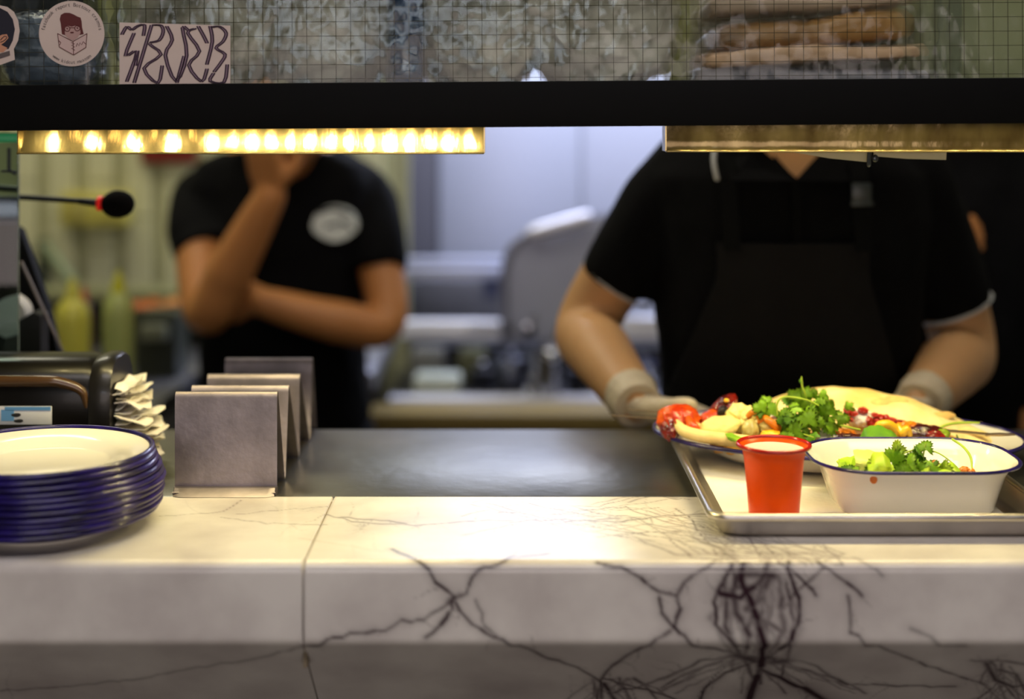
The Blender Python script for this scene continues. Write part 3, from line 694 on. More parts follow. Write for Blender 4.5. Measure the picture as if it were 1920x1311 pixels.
RP = person('broad worker in black polo and apron, gloved hands behind the food plate', (cx, d0), secsR,
    (Vector((cx, d0-.02, HC-.02)), Vector((cx, d0-.04, HC+.07))), Vector((cx-.005, d0-.08, HC+.20)), (-.05, -1, -.35),
    [([shL, lerp(shL, elL, .5)+Vector((-.012, 0, 0)), elL, lerp(elL, wrL, .4)+Vector((-.004, 0, .0)), wrL], [.050, .050, .046, .046, .030]),
     ([shR, lerp(shR, elR, .5)+Vector((.012, 0, 0)), elR, lerp(elR, wrR, .4)+Vector((.004, 0, .0)), wrR], [.050, .050, .047, .047, .030])],
    [([shL+Vector((.05, 0, .02)), shL, lerp(shL, elL, .42)+Vector((-.010, 0, 0)), lerp(shL, elL, .70)+Vector((.0, 0, 0))], [.06, .068, .060, .056]),
     ([shR+Vector((-.05, 0, .02)), shR, lerp(shR, elR, .42)+Vector((.010, 0, 0)), lerp(shR, elR, .76)+Vector((0.004, 0, 0))], [.06, .072, .065, .058])],
    [hL, hR], skin2)
for hh, wr, el in ((hL, wrL, elL), (hR, wrR, elR)):
    g = G()
    for pts, rad in hh: g.tube(pts, [r+.0025 for r in rad], 12, 3)
    d = (wr-el).normalized(); g.tube([wr-d*.022, wr-d*.008, wr, wr+d*.02], [.0365, .0345, .0335, .031], 18, 3, round_ends=False)
    obj('glove', remesh(g, .003, 3, fold=.0015, fs=60), glovem, RP)
g = G()
def ringp(p, d, r, t): # piping ring around a sleeve end
    d = d.normalized(); u = d.cross(Vector((0, 1, 0))).normalized(); w = d.cross(u)
    return g.tube([p+(u*math.cos(a)+w*math.sin(a))*r for a in [R(k) for k in range(0, 361, 15)]], t, 8, 1, round_ends=False)
ringp(lerp(shL, elL, .705), elL-shL, .0565, .0022)
obj('sleeve_piping', g, piping, RP, label='thin white sleeve edge'); g = G(); ringp(lerp(shR, elR, .765)+Vector((.004, 0, 0)), elR-shR, .0585, .0028); obj('sleeve_piping', g, piping, RP, label='thin white sleeve edge')
# collar, throat skin, placket
yf = lambda z: d0-.11
def fr(px, py, dd): return P(px, py, d0-dd)
collar = G()
collar.prism([(0, 0), (1, 0), (1, 1), (0, 1)], 0, 1, lambda u, v, w: lerp(lerp(fr(1343, 286, .085), fr(1425, 262, .10), u), lerp(fr(1372, 338, .128), fr(1492, 338, .135), u), v)+Vector((0, -.008*w, 0)))
collar.prism([(0, 0), (1, 0), (1, 1), (0, 1)], 0, 1, lambda u, v, w: lerp(lerp(fr(1555, 262, .10), fr(1622, 282, .085), u), lerp(fr(1492, 338, .135), fr(1608, 340, .128), u), v)+Vector((0, -.008*w, 0)))
obj('collar', collar, cloth, RP)
obj('throat', G().grid([[fr(1408, 262, .115), fr(1570, 262, .115), fr(1494, 334, .130)], [fr(1408, 262, .06), fr(1570, 262, .06), fr(1494, 334, .08)]]), skin2, RP, label='bare skin in the open collar')
obj('collar_piping', G().tube([fr(1342, 268, .10), fr(1338, 300, .132), fr(1344, 335, .140)], .0030, 8, 3), piping, RP, label='white edge of the collar')
# apron
def tors(px, py, off=.014):
    z = HC-(py-HZ)/F*(d0-.13); zz = z-HC
    s = secsR
    for a, b_ in zip(s, s[1:]):
        if a[2] <= zz <= b_[2]: t = (zz-a[2])/(b_[2]-a[2]); rx = a[3]+(b_[3]-a[3])*t; ry = a[4]+(b_[4]-a[4])*t; break
    else: rx, ry = s[0][3], s[0][4]
    X = P(px, py, d0-.13).x-cx; q = min(.97, abs(X)/(rx+off)); return Vector((cx+X, d0-(ry+off)*(1-q**2.5)**(1/2.5), z))
def sheetT(name, fl, fr_, y0, y1, m, parent, off=.016, nu=24, nv=30, wob=.003):
    ra, rb = [], []
    for j in range(nv+1):
        py = y0+(y1-y0)*j/nv; xl, xr = fl(j/nv), fr_(j/nv); r1 = []
        for i in range(nu+1):
            p = tors(xl+(xr-xl)*i/nu, py, off); p.y -= wob*(1+noise.noise(Vector((p.x*16, p.z*6, 1)))); r1.append(p)
        ra.append(r1); rb.append([p+Vector((0, .003, 0)) for p in r1])
    g = G(); rings = [a+b_[::-1] for a, b_ in zip(ra, rb)]; g.grid(rings); return obj(name, g, m, parent)
sheetT('apron', lambda t: 1345-95*min(1, max(0, (t-.12))*2.2), lambda t: 1625+75*min(1, max(0, (t-.12))*2.2), 455, 1000, cloth2, RP)
sheetT('apron_strap', lambda t: 1592+6*t, lambda t: 1626+6*t, 300, 470, mat('strap_webbing', (11, 12, 12), .8, spec=.1), RP, off=.018, nu=4)
sheetT('apron_strap', lambda t: 1350+6*t, lambda t: 1380+6*t, 300, 470, mat('strap_webbing', (11, 12, 12), .8, spec=.1), RP, off=.018, nu=4)
p = tors(1612, 362, .022); obj('buckle', G().box(p, (.026, .005, .028), bev=.002).box(p+Vector((0, -.003, -.014)), (.030, .004, .005), bev=.001), mat('grey_buckle', (52, 58, 58), .35), RP, label='grey plastic strap buckle')
sheetT('placket', lambda t: 1484, lambda t: 1502, 335, 455, cloth, RP, off=.010, nu=4)
# --- left worker
d1 = 2.92; cxl = P(532, 0, d1).x
sl, sr = P(388, 372, d1), P(676, 372, d1)
el, er = P(388, 588, 2.70), P(722, 606, 2.80)
wl, wr = P(508, 366, 2.62), P(492, 566, 2.735)
secsL = [(0, 0, -.66, .172, .12), (0, 0, -.50, .168, .12), (.0, 0, -.38, .168, .12), (0, -.01, -.27, .170, .12), (0, -.015, -.20, .185, .115), (0, -.015, -.14, .19, .105), (0, -.02, -.10, .165, .09), (0, -.03, -.07, .11, .08), (0, -.05, -.04, .062, .062)]
hdl = Vector((P(560, 0, 2.70).x, 2.70, HC+.022))
LP_ = person('slim worker in black T-shirt resting chin on hand, other arm folded', (cxl, d1), secsL,
    (Vector((cxl+.01, d1-.05, HC-.11)), Vector((cxl+.02, d1-.10, HC-.07))), hdl, (-.25, -1, -.15),
    [([sl, lerp(sl, el, .5)+Vector((-.012, 0, 0)), el, lerp(el, wl, .35), wl], [.055, .050, .042, .046, .029]),
     ([sr, lerp(sr, er, .5)+Vector((.012, 0, 0)), er, lerp(er, wr, .4)+Vector((0, -.015, -.01)), wr], [.055, .046, .040, .042, .028])],
    [([sl+Vector((.05, 0, .02)), sl, lerp(sl, el, .30)+Vector((-.010, 0, 0)), lerp(sl, el, .52)], [.06, .070, .066, .064]),
     ([sr+Vector((-.05, 0, .02)), sr, lerp(sr, er, .30)+Vector((.012, 0, 0)), lerp(sr, er, .60)+Vector((.004, 0, 0))], [.06, .070, .066, .062])],
    [hand_pts(wl, (-.12, -.25, .95), (.3, .75, .1), -1, .55, .98), hand_pts(wr, (-.9, .05, .25), (0, 1, .1), 1, .5, .95)], skin1)
# chest emblem: a pale round print on the shirt
def lch(px, py, o=.0):
    d = 2.785; return P(px, py, d)+Vector((0, -o+abs(px-540)/F*d*.22, 0))
g = G(); pts = [(627+42*math.cos(R(a))*(1+.03*math.sin(R(a*5))), 420+33*math.sin(R(a))*(1+.02*math.cos(R(a*4)))) for a in range(0, 360, 12)]
g.grid([[lch(*q, .012) for q in pts], [lch(*q, .0) for q in pts]]); obj('shirt_emblem', g, mat('pale_print', (214, 220, 210), .7, var=.3, vs=60), LP_, label='pale round emblem on the chest')
g = G(); g.tube([lch(598, 398, .013), lch(625, 392, .013), lch(655, 402, .013)], .003, 8); g.tube([lch(612, 425, .013), lch(640, 418, .013), lch(660, 432, .013)], .0025, 8); obj('emblem_lines', g, mat('dark_print', (40, 44, 44), .7), LP_)
# --- third person
d2 = 2.6; cx3 = P(1800, 0, d2).x
s3l, s3r = P(1665, 345, d2), P(1925, 345, d2)
e3l, e3r = P(1660, 590, 2.5), P(1975, 600, 2.62); w3l, w3r = P(1732, 478, 2.38), P(1990, 830, 2.55)
secs3 = [(0, 0, -.62, .095, .11), (0, 0, -.50, .100, .115), (.0, 0, -.38, .110, .12), (0, 0, -.27, .140, .12), (0, 0, -.18, .165, .115), (0, 0, -.12, .17, .105), (0, 0, -.07, .15, .09), (0, 0, -.03, .10, .08), (0, -.01, .0, .062, .062)]
person('third worker in long black sleeves, behind the broad worker at right', (cx3, d2), secs3,
    (Vector((cx3, d2-.02, HC-.04)), Vector((cx3, d2-.04, HC+.03))), Vector((cx3, d2-.06, HC+.16)), (-.3, -1, -.1),
    [([s3l, e3l, w3l], [.05, .042, .028]), ([s3r, e3r, w3r], [.055, .045, .03])],
    [([s3l+Vector((.04, 0, 0)), s3l, e3l, lerp(e3l, w3l, .85)], [.06, .065, .058, .045]), ([s3r+Vector((-.04, 0, 0)), s3r, e3r, lerp(e3r, w3r, .9)], [.06, .085, .085, .06])],
    [hand_pts(w3l, (.9, -.1, .35), (0, 1, 0), 1, .9, .8), hand_pts(w3r, (0, -.1, -1), (-1, 0, 0), 1, .4, .9)], skin1)
# ================================================================ enamel plates, left
def plate_parts(root, a, b_, h, rimr=.0022, scratch=True, well=.62, foot=.6):
    s = h/.018
    top = [(0, .0050*s), (well-.04, .0050*s), (well, .0062*s), (well+.07, .0115*s), (.86, .0150*s), (.985, .0176*s)]
    bot = [(.985, .0160*s), (.86, .0132*s), (well+.08, .0098*s), (well+.01, .0040*s), (foot, 0), (foot-.04, 0.0002), (0, .0014*s)]
    g = G().lathe([(r, z) for r, z in top]+bot, (0, 0, 0), 72, sx=a, sy=b_); g.bm.transform(Matrix.Translation(org(root)))
    obj('dish', g, enamel, root)
    g = G(); n = 72; rr = []
    for i in range(n):
        t = 2*math.pi*i/n; nrm = Vector((math.cos(t)/a, math.sin(t)/b_, 0)).normalized(); c = Vector((a*.99*math.cos(t), b_*.99*math.sin(t), h*.965))
        rr.append([c+(nrm*math.cos(2*math.pi*k/10)+Vector((0, 0, 1))*math.sin(2*math.pi*k/10))*rimr for k in range(10)])
    rr.append(rr[0]); g.grid(rr, cap=False); bmesh.ops.remove_doubles(g.bm, verts=g.bm.verts[:], dist=1e-6)
    g.bm.transform(Matrix.Translation(org(root))); obj('rim', g, enamel_blue, root)
pc = Vector((-.4465, 1.362, ZC))
PL = thing('enamel_plate', 'round enamel plate with blue rim, bottom of the tall stack', 'plate', pc, 'stacked enamel plates')
plate_parts(PL, .1045, .1045, .018, .0029)
# outer wall of each plate is blue enamel with chips
g = G().lathe([(.68, .0066), (.78, .0112), (.90, .0138), (.984, .0158), (.984, .0150), (.90, .0128), (.79, .0098), (.70, .0050)], (0, 0, 0), 72, sx=.1045, sy=.1045, loop=True)
g.bm.transform(Matrix.Translation(pc)); obj('underside', g, enamel_blue, PL, label='dark blue enamel underside')
offs = [(-.002, 0), (.003, 0), (.003, .001), (.005, 0), (.005, -.001), (.006, .001), (.004, 0), (.002, .001), (-.001, 0), (-.003, 0), (-.005, .001)]
ords = ['second', 'third', 'fourth', 'fifth', 'sixth', 'seventh', 'eighth', 'ninth', 'tenth']
for i in range(1, 11):
    lab = 'cream enamel plate with blue rim, topmost of the tall stack' if i == 10 else f'blue-rimmed enamel plate, {ords[i-1]} from the bottom of the stack'
    dup(PL, pc+Vector((offs[i][0], offs[i][1], .00545*i)), (R(.15*((i*7) % 3-1)), R(.3*((i*5) % 3-1)), i*.7), lab)
# ================================================================ zigzag steel holder
xl, xr_ = -.3505, -.2443; th = .0013
zz = [(1.468, .0045), (1.4705, .0012), (1.474, .0012), (1.4785, .004), (1.4785, .0985), (1.4797, .1025), (1.4825, .1048), (1.4860, .1048), (1.4885, .1015), (1.5290, .006), (1.5315, .0030), (1.5345, .006), (1.5540, .0905), (1.5550, .0945), (1.5575, .0970), (1.5610, .0970), (1.5635, .0930), (1.629, .0055), (1.6315, .0020), (1.6335, .0055), (1.6355, .0885), (1.6365, .0920), (1.639, .0945), (1.643, .0945), (1.646, .0905), (1.716, .006), (1.7195, .0020), (1.7225, .006), (1.7365, .0890), (1.7375, .0930), (1.740, .0955), (1.7445, .0955), (1.7475, .0915), (1.779, .0030)]
def offset_line(p, t):
    out = []
    for i, q in enumerate(p):
        a = p[max(i-1, 0)]; b_ = p[min(i+1, len(p)-1)]; dx, dy = b_[0]-a[0], b_[1]-a[1]; L = math.hypot(dx, dy); out.append((q[0]+dy/L*t, q[1]-dx/L*t))
    return out
o2 = offset_line(zz, th)
holder_m = mat('scratched_steel', (142, 134, 138), .5, 1, var=.22, vs=26, bump=.05, bs=120)
g = G(); XS = [xl, xl+.0008, xr_-.0008, xr_]
for ya in (1,):
    rings = []
    for (a, b_) in zip(zz, o2): rings.append([Vector((x, a[0], ZC+a[1])) for x in XS]+[Vector((x, b_[0], ZC+b_[1])) for x in XS[::-1]])
    g.grid(rings)
tag(obj('menu_holder', g, holder_m), 'zigzag bent stainless steel holder standing empty beside the plate stack', 'holder')
lip = G(); lp = [(xl-.0012, 0), (xl+.006, -.0075), (xr_-.006, -.0075), (xr_+.0004, 0), (xr_+.0004, .0009), (xl-.0012, .0009)]
H = bpy.data.objects['menu_holder']
lip.grid([[Vector((x, 1.4705+y*1.2+.0, ZC+.0004)) for x, y in [(xl-.001, .004), (xl+.001, -.004), (xl+.008, -.0075), (xr_-.008, -.0075), (xr_-.001, -.004), (xr_+.001, .004)]],
          [Vector((x, 1.4735+y*1.2+.0, ZC+.0075)) for x, y in [(xl-.001, .004), (xl+.001, -.001), (xl+.008, -.0015), (xr_-.008, -.0015), (xr_-.001, -.001), (xr_+.001, .004)]]])
obj('foot_lip', lip, holder_m, H, label='bright rounded foot of the front panel')
# ================================================================ napkin dispenser and napkins
ND = thing('napkin_dispenser', 'glossy black napkin dispenser with a rounded top behind the plates', 'dispenser', (-.56, 1.60, ZC))
sec = [(1.556, .0), (1.552, .05), (1.551, .085), (1.556, .105), (1.568, .119), (1.585, .1235), (1.615, .1235), (1.632, .118), (1.643, .104), (1.648, .08), (1.648, 0)]
g = G()
def cs(x, k): return [Vector((x, 1.60+(y-1.60)*k, ZC+.0015+(z*k if z > .01 else z))) for y, z in sec]
g.grid([cs(-.680, .90), cs(-.674, 1), cs(-.470, 1), cs(-.463, .975)]); obj('body', g, black_gl, ND)
g = G().grid([cs(-.4625, .985), cs(-.455, 1.01), cs(-.443, 1.01), cs(-.439, .985)]); obj('side_cover', g, mat('black_satin', (20, 18, 16), .35, coat=.2), ND)
g = G(); g.tube([(-.67, 1.5515, ZC+.103), (-.52, 1.5500, ZC+.1035), (-.49, 1.5510, ZC+.101), (-.470, 1.5530, ZC+.092), (-.4655, 1.5545, ZC+.075)], [.0065, .0065, .006, .005, .003], 12, flat=((0, 0, 1), 1.0)); obj('highlight_ridge', g, mat('bronze_highlight', (70, 48, 26), .25, coat=.5, var=.1), ND, label='rounded ridge with a bronze highlight put into its colour')  # bronze colour paints the brownish highlight along the dispenser front
g = G().box((-.532, 1.5485, ZC+.0665), (.062, .0008, .020), bev=.0003); L_ = obj('label_plate', g, mat('label_white', (214, 216, 220), .4), ND, label='white and blue printed label')
g = G().box((-.527, 1.5480, ZC+.074), (.050, .0006, .004)).box((-.549, 1.5480, ZC+.0665), (.014, .0006, .012)); obj('label_band', g, mat('label_blue', (96, 150, 200), .4), L_)
g = G().blob((-.540, 1.5479, ZC+.067), (.006, .0004, .0022), .2, sub=2).blob((-.537, 1.5479, ZC+.0605), (.0055, .0004, .002), .2, sub=2); obj('label_mark', g, mat('label_ink', (30, 30, 30), .5), L_)
nap = mat('napkin_paper', (228, 222, 208), .85, var=.05, vs=40, bump=.2, bs=90, sss=.05)
for i in range(26):
    z = ZC+.004+i*.0036; w = random.uniform(.026, .062)*(1.1-.35*abs(i-6)/10); y0 = random.uniform(1.585, 1.61); g = G(); nx, ny = 12, 8; ra, rb = [], []; a = random.uniform(-.25, .25)
    for j in range(ny+1):
        r1 = []
        for k in range(nx+1):
            u = k/nx; v = j/ny; x = -.437+u*w*(1-.35*abs(v-.5+a)*1.4); y = y0+(v-.5)*.062
            zz_ = z+.0022*noise.noise(Vector((x*70, y*60, i*3)))*1.6-.010*u*u*math.sin(i*1.3)+.002*math.sin(v*9+i)
            r1.append(Vector((x, y, max(ZC+.0012+i*.0012, zz_))))
        ra.append(r1); rb.append([p+Vector((0, 0, .0011)) for p in r1])
    g.grid([a_+b_[::-1] for a_, b_ in zip(ra, rb)]); o = obj('napkin', g, nap)
    tag(o, 'crumpled cream paper napkin sticking out of the dispenser side', 'napkin', 'napkins beside the dispenser')
# ================================================================ tray
TX0, TX1, TY0, TY1 = .1815, .5115, 1.312, 1.772
TR = thing('baking_tray', 'aluminium rimmed baking tray holding the cup, the bowl and the food plate', 'tray', ((TX0+TX1)/2, (TY0+TY1)/2, ZC))
def rrect(x0, x1, y0, y1, r, z, n=6):
    pts = []
    for cx_, cy_, a0 in ((x1-r, y1-r, 0), (x0+r, y1-r, 90), (x0+r, y0+r, 180), (x1-r, y0+r, 270)):
        for k in range(n+1): a = R(a0+90*k/n); pts.append(Vector((cx_+r*math.cos(a), cy_+r*math.sin(a), z)))
    return pts
def rr_in(i, z, r=.022): return rrect(TX0+i, TX1-i, TY0+i, TY1-i, max(.006, r-i*.4), z)
g = G(); g.grid([rr_in(.022, ZC+.0022), rr_in(.017, ZC+.0026), rr_in(.0145, ZC+.005), rr_in(.009, ZC+.0205), rr_in(.007, ZC+.0225), rr_in(.006, ZC+.0215), rr_in(.0085, ZC+.018), rr_in(.0135, ZC+.004), rr_in(.016, ZC+.0012), rr_in(.022, ZC+.0004)])
obj('pan', g, alu, TR)
g = G(); rr = []
for k in range(12):
    a = R(k*30); rr.append(rr_in(.0045-.0042*math.cos(a), ZC+.0205+.0042*math.sin(a)))
rr.append(rr[0]); rr = [list(t) for t in zip(*rr)]; rr.append(rr[0]); g.grid([r[:-1] for r in rr], cap=False); bmesh.ops.remove_doubles(g.bm, verts=g.bm.verts[:], dist=1e-6)
obj('rolled_rim', g, alu, TR)
g = G().grid([rrect(TX0+.026, TX1-.030, TY0+.022, TY1-.03, .004, ZC+.0028), rrect(TX0+.026, TX1-.030, TY0+.022, TY1-.03, .004, ZC+.0034)])
tag(obj('tray_liner', g, white_paper, None, False), 'white paper sheet lining the aluminium tray', 'paper')
zf = ZC+.0034
# ================================================================ red cup
CU = thing('enamel_cup', 'orange-red enamel cup with darker red rim and white inside', 'cup', (.2535, 1.377, zf))
cc = Vector(CU.location); oc = mat('orange_enamel', (240, 80, 0), .3, spec=.3, var=.05, vs=20); rc = mat('red_rim_enamel', (172, 24, 8), .2, coat=.3)
g = G().lathe([(0, .0012), (.0215, .0008), (.0232, .0), (.0240, .002), (.0262, .030), (.0288, .058), (.0305, .0665), (.0340, .0702), (.0336, .0710), (.0300, .0678), (.0292, .0664)], cc, 56); obj('body', g, oc, CU)
g = G().lathe([(.0292, .0668), (.0280, .058), (.0255, .030), (.0232, .004), (0, .003), (0, .0024), (.0236, .0032), (.0260, .030), (.0285, .058), (.0297, .0670)], cc, 56); obj('white_lining', g, enamel, CU, label='white enamel inside')
g = G(); rr = [[cc+Vector(((.0345+.0019*math.cos(R(k*36)))*math.cos(R(a)), (.0345+.0019*math.cos(R(k*36)))*math.sin(R(a)), .0712+.0019*math.sin(R(k*36)))) for k in range(10)] for a in range(0, 361, 6)]
g.grid(rr, cap=False); bmesh.ops.remove_doubles(g.bm, verts=g.bm.verts[:], dist=1e-6); obj('rim', g, rc, CU)
tag(obj('sauce', G().lathe([(0, .0015), (.0275, .0015), (.0275, 0), (0, 0)], cc+Vector((0, 0, .0585)), 40), mat('white_sauce', (232, 226, 216), .35, sss=.1, bump=.1, bs=50)), 'white sauce filling the orange-red enamel cup', 'sauce')
# ================================================================ rectangular enamel bowl
BC = Vector((.3985, 1.424, zf))
BW = thing('enamel_bowl', 'white rectangular enamel pie dish with dark blue rim holding salad', 'bowl', BC)
def bb(hw, hd, z, r): return [p+Vector((BC.x, BC.y, BC.z)) for p in rrect(-hw, hw, -hd, hd, r, z, 9)]
g = G().grid([bb(.066, .036, .0024, .018), bb(.071, .041, .0032, .022), bb(.077, .047, .008, .028), bb(.089, .060, .040, .044), bb(.096, .066, .0485, .052), bb(.1015, .0725, .0500, .058),
    bb(.1015, .0725, .0490, .058), bb(.0955, .0660, .0470, .052), bb(.0875, .0585, .036, .043), bb(.0765, .047, .004, .028), bb(.073, .0435, .0, .024), bb(.068, .038, .0006, .019)])
obj('dish', g, enamel, BW)
rr = []
for k in range(10):
    a = R(k*36); rr.append(bb(.1020+.0017*math.cos(a), .0730+.0017*math.cos(a), .0497+.0017*math.sin(a), .0585))
rr = [list(t) for t in zip(*rr)]; rr.append(rr[0]); g = G().grid(rr, cap=False); bmesh.ops.remove_doubles(g.bm, verts=g.bm.verts[:], dist=1e-6); obj('rim', g, enamel_blue, BW)
tag(obj('sauce_drip', G().blob(Vector((P(1640, 901, 1.358).x, 1.3615, ZC+.0445)), (.0035, .0016, .004), .15), mat('orange_sauce', (222, 120, 50), .4)), 'orange sauce drip on the outside of the white pie dish', 'food')
# ================================================================ oval food plate
PO = Vector((.368, 1.614, ZC+.0075)); YAW = R(-5)
OP = thing('oval_platter', 'large oval enamel platter with blue rim resting across the tray', 'plate', PO)
plate_parts(OP, .208, .130, .026, .0024, well=.70, foot=.66); OP.rotation_euler = (0, R(.6), YAW)
# ================================================================ food
def food(name, g, m, label, cat='food', group=None): return tag(obj(name, g, m), label, cat, group)
tomato_m = mat('roast_tomato', (230, 100, 18), .3, col2=(178, 44, 6), vs=45, coat=.5, bump=.3, bs=60); tomato_d = mat('charred_tomato', (160, 30, 14), .2, col2=(66, 16, 12), vs=38, coat=.6, bump=.3, bs=70)
cream = mat('creamy_pale_food', (238, 220, 140), .45, var=.08, vs=30, bump=.25, bs=60, sss=.15); chip_m = mat('pale_bread', (240, 218, 150), .6, col2=(226, 194, 120), vs=30, bump=.2, bs=70)
bread_m = mat('flatbread', (244, 224, 164), .75, col2=(226, 190, 112), vs=22, bump=.25, bs=60, sss=.08); char_m = mat('toasted_spot', (226, 186, 110), .8, var=.2, vs=60)
onion_m = mat('soft_onion', (196, 180, 110), .3, var=.15, vs=40, sss=.2, coat=.3); orange_m = mat('orange_pepper', (228, 130, 26), .3, var=.15, vs=50, coat=.4); yel_m = mat('yellow_pepper', (240, 186, 40), .3, var=.1, vs=50, coat=.4)
red_m = mat('red_relish', (190, 40, 14), .3, col2=(140, 20, 8), vs=90, coat=.4); meat_m = mat('glazed_meat', (92, 24, 16), .25, col2=(44, 14, 10), vs=50, coat=.6, bump=.4, bs=80); yog = mat('yoghurt', (248, 244, 232), .35, sss=.1, bump=.15, bs=60)
green_m = mat('herb_leaf', (156, 198, 44), .45, col2=(108, 160, 30), vs=40, sss=.08); green_d = mat('dark_herb_leaf', (110, 160, 38), .45, col2=(74, 124, 28), vs=40); stem_m = mat('herb_stem', (164, 188, 62), .4, var=.1, vs=30, sss=.1); lettuce_m = mat('lettuce_leaf', (196, 216, 60), .4, col2=(150, 192, 36), vs=26, bump=.2, bs=50, sss=.1)
pale_m = mat('lettuce_rib', (216, 222, 110), .4, sss=.15, var=.1, vs=30)
fp = PO.z+.009
def B(px, py, d, w, h, dep, amp=.18, fr=2.2, seed=0, rot=None, sub=4):
    return G().blob(P(px, py, d), (w/F*d/2, dep/2, h/F*d/2), amp, fr, sub, rot, seed)
# flatbread
def sheet(fn, nu, nv, th, m, name, label, cat='food', group=None, parent=None):
    ra, rb = [], []
    pts = [[fn(i/nu, j/nv) for i in range(nu+1)] for j in range(nv+1)]
    for j in range(nv+1):
        ra.append(pts[j]); rb.append([p+Vector((0, 0, -th)) for p in pts[j]])
    g = G().grid([a+b_[::-1] for a, b_ in zip(ra, rb)])
    o = obj(name, g, m, parent)
    return tag(o, label, cat, group) if parent is None else o
def brd(u, v):
    # long folded half-moon: u along X, v from front fold edge to the back and round under
    px = 1368+u*500; d = 1.592+v*.115+.012*math.sin(u*7)
    e = (1-(2*u-1)**4*.9)
    topy = np.interp(px, [1368, 1400, 1440, 1500, 1560, 1620, 1700, 1745, 1800, 1868], [800, 775, 757, 742, 733, 735, 750, 768, 792, 826])
    zt_ = HC-(topy-HZ)/F*1.66-fp
    s = math.sin(min(1, v*1.15+.02)*math.pi)**.55 if v < .5 else max(0, math.sin(min(1, v*1.0+.02)*math.pi))**.6
    X = (px-960)/F*(1.66); z = fp+.006+max(.006, zt_)*s*e**.4
    return Vector((X, d, z+.0018*noise.noise(Vector((X*40, d*40, 2)))))
FB = sheet(brd, 60, 24, .0045, bread_m, 'flatbread', 'folded pale flatbread along the back of the oval platter', 'bread')
for i, (px, v) in enumerate([(1632, .24), (1660, .30), (1742, .26)]):
    q = brd((px-1368)/500, v); obj('toasted_spot', G().blob(q, (.012+.004*(i % 3), .006, .0016), .25, 2, 2, seed=i, rot=(R(38), 0, .2*i)), char_m, FB)
# lower bread strip (front rim edge of bread under the filling)
def tubeP(pts, r, seg=14): return G().tube([P(*p) for p in pts], r, seg, 5)
food('bread_strip', tubeP([(1268, 792, 1.585), (1284, 809, 1.56), (1322, 819, 1.545), (1385, 827, 1.535), (1450, 835, 1.53), (1545, 838, 1.535)], [.0045, .0066, .0070, .0072, .0072, .006]), chip_m, 'long pale bread strip curving along the front of the platter', 'bread')
food('bread_strip', tubeP([(1298, 800, 1.585), (1330, 812, 1.57), (1352, 818, 1.56)], [.006, .007, .005]), chip_m, 'short pale bread strip behind the long curved one', 'bread')
# hidden bed of food that carries the visible pieces
bed = G()
for i in range(60):
    a = random.uniform(0, 6.28); rr_ = random.uniform(0, 1)**.5; x = PO.x-.012+rr_*.135*math.cos(a); y = PO.y-.022+rr_*.058*math.sin(a)
    bed.blob((x, y, fp+.012), (random.uniform(.010, .018), .012, .010), .3, 2.5, 2, seed=i)
o = obj('vegetable_bed', bed, mat('mixed_fried_vegetables', (206, 160, 74), .4, col2=(150, 96, 40), vs=45, var=.2, coat=.2, bump=.3, bs=60)); tag(o, 'layer of fried vegetable pieces covering the middle of the platter', 'food'); o['kind'] = 'stuff'
# tomatoes
T1 = food('tomato_half', B(1272, 788, 1.60, 84, 58, .042, .16, 2.0, 3), tomato_m, 'orange-red roast tomato half at the left end of the platter', 'tomato')
g = G()
for k in range(4):
    g.tube([P(1242+k*18, 772-6*math.sin(k), 1.578), P(1250+k*16, 790, 1.572), P(1262+k*9, 812, 1.578)], [.0006, .0012, .0006], 8, 4)
obj('wrinkle', g, mat('dark_orange_skin', (176, 48, 10), .3), T1)
food('tomato_flap', tubeP([(1290, 785, 1.575), (1300, 802, 1.567), (1314, 812, 1.568), (1300, 806, 1.56)], [.004, .0065, .004, .003]), tomato_m, 'small orange flap of roast tomato on the pale strip', 'tomato')
food('tomato_end', B(1256, 806, 1.585, 36, 40, .03, .2, 2, 8), tomato_d, 'dark red tomato end hanging at the left of the platter', 'tomato')
T2 = food('tomato_half', B(1355, 770, 1.61, 40, 74, .034, .14, 2.0, 5, rot=(0, R(42), 0)), tomato_d, 'dark red charred tomato half standing behind the cream pieces', 'tomato')
obj('char_mark', B(1354, 769, 1.592, 22, 14, .010, .2, 2, 5, rot=(0, R(-40), 0)), mat('black_char', (30, 22, 26), .3), T2); obj('seed', B(1362, 751, 1.595, 10, 8, .006, 0), yel_m, T2)
food('tomato_flap', B(1330, 783, 1.60, 46, 24, .02, .2, 2, 6, rot=(0, R(-30), 0)), tomato_m, 'orange strip of tomato skin below the charred tomato', 'tomato')
# pale soft pieces
food('cream_piece', B(1350, 802, 1.565, 76, 42, .034, .14, 1.8, 11, rot=(0, R(-8), 0)), cream, 'large smooth pale yellow piece in front of the tomatoes')
food('cream_piece', B(1388, 786, 1.58, 58, 50, .03, .3, 2.4, 12, rot=(0, R(-30), 0)), cream, 'folded pale yellow piece above the large smooth one')
food('cream_piece', B(1412, 775, 1.59, 44, 24, .02, .3, 2.4, 13), yel_m, 'small yellow fold at the top of the pale pieces')
food('onion_piece', B(1407, 808, 1.555, 32, 44, .024, .15, 2, 14), onion_m, 'translucent soft onion chunk beside the pale yellow pieces', 'onion')
food('onion_piece', B(1436, 802, 1.56, 34, 28, .02, .2, 2, 15), onion_m, 'small onion chunk under the orange pepper strip', 'onion')
food('pepper_strip', tubeP([(1424, 778, 1.565), (1440, 788, 1.552), (1456, 800, 1.55), (1466, 812, 1.552)], [.003, .004, .0045, .003]), orange_m, 'slanting orange pepper strip left of the herbs', 'pepper')
food('pepper_strip', tubeP([(1402, 782, 1.57), (1412, 773, 1.56), (1424, 780, 1.56), (1426, 792, 1.56)], .0035), orange_m, 'curled orange pepper strip by the dark red bit', 'pepper')
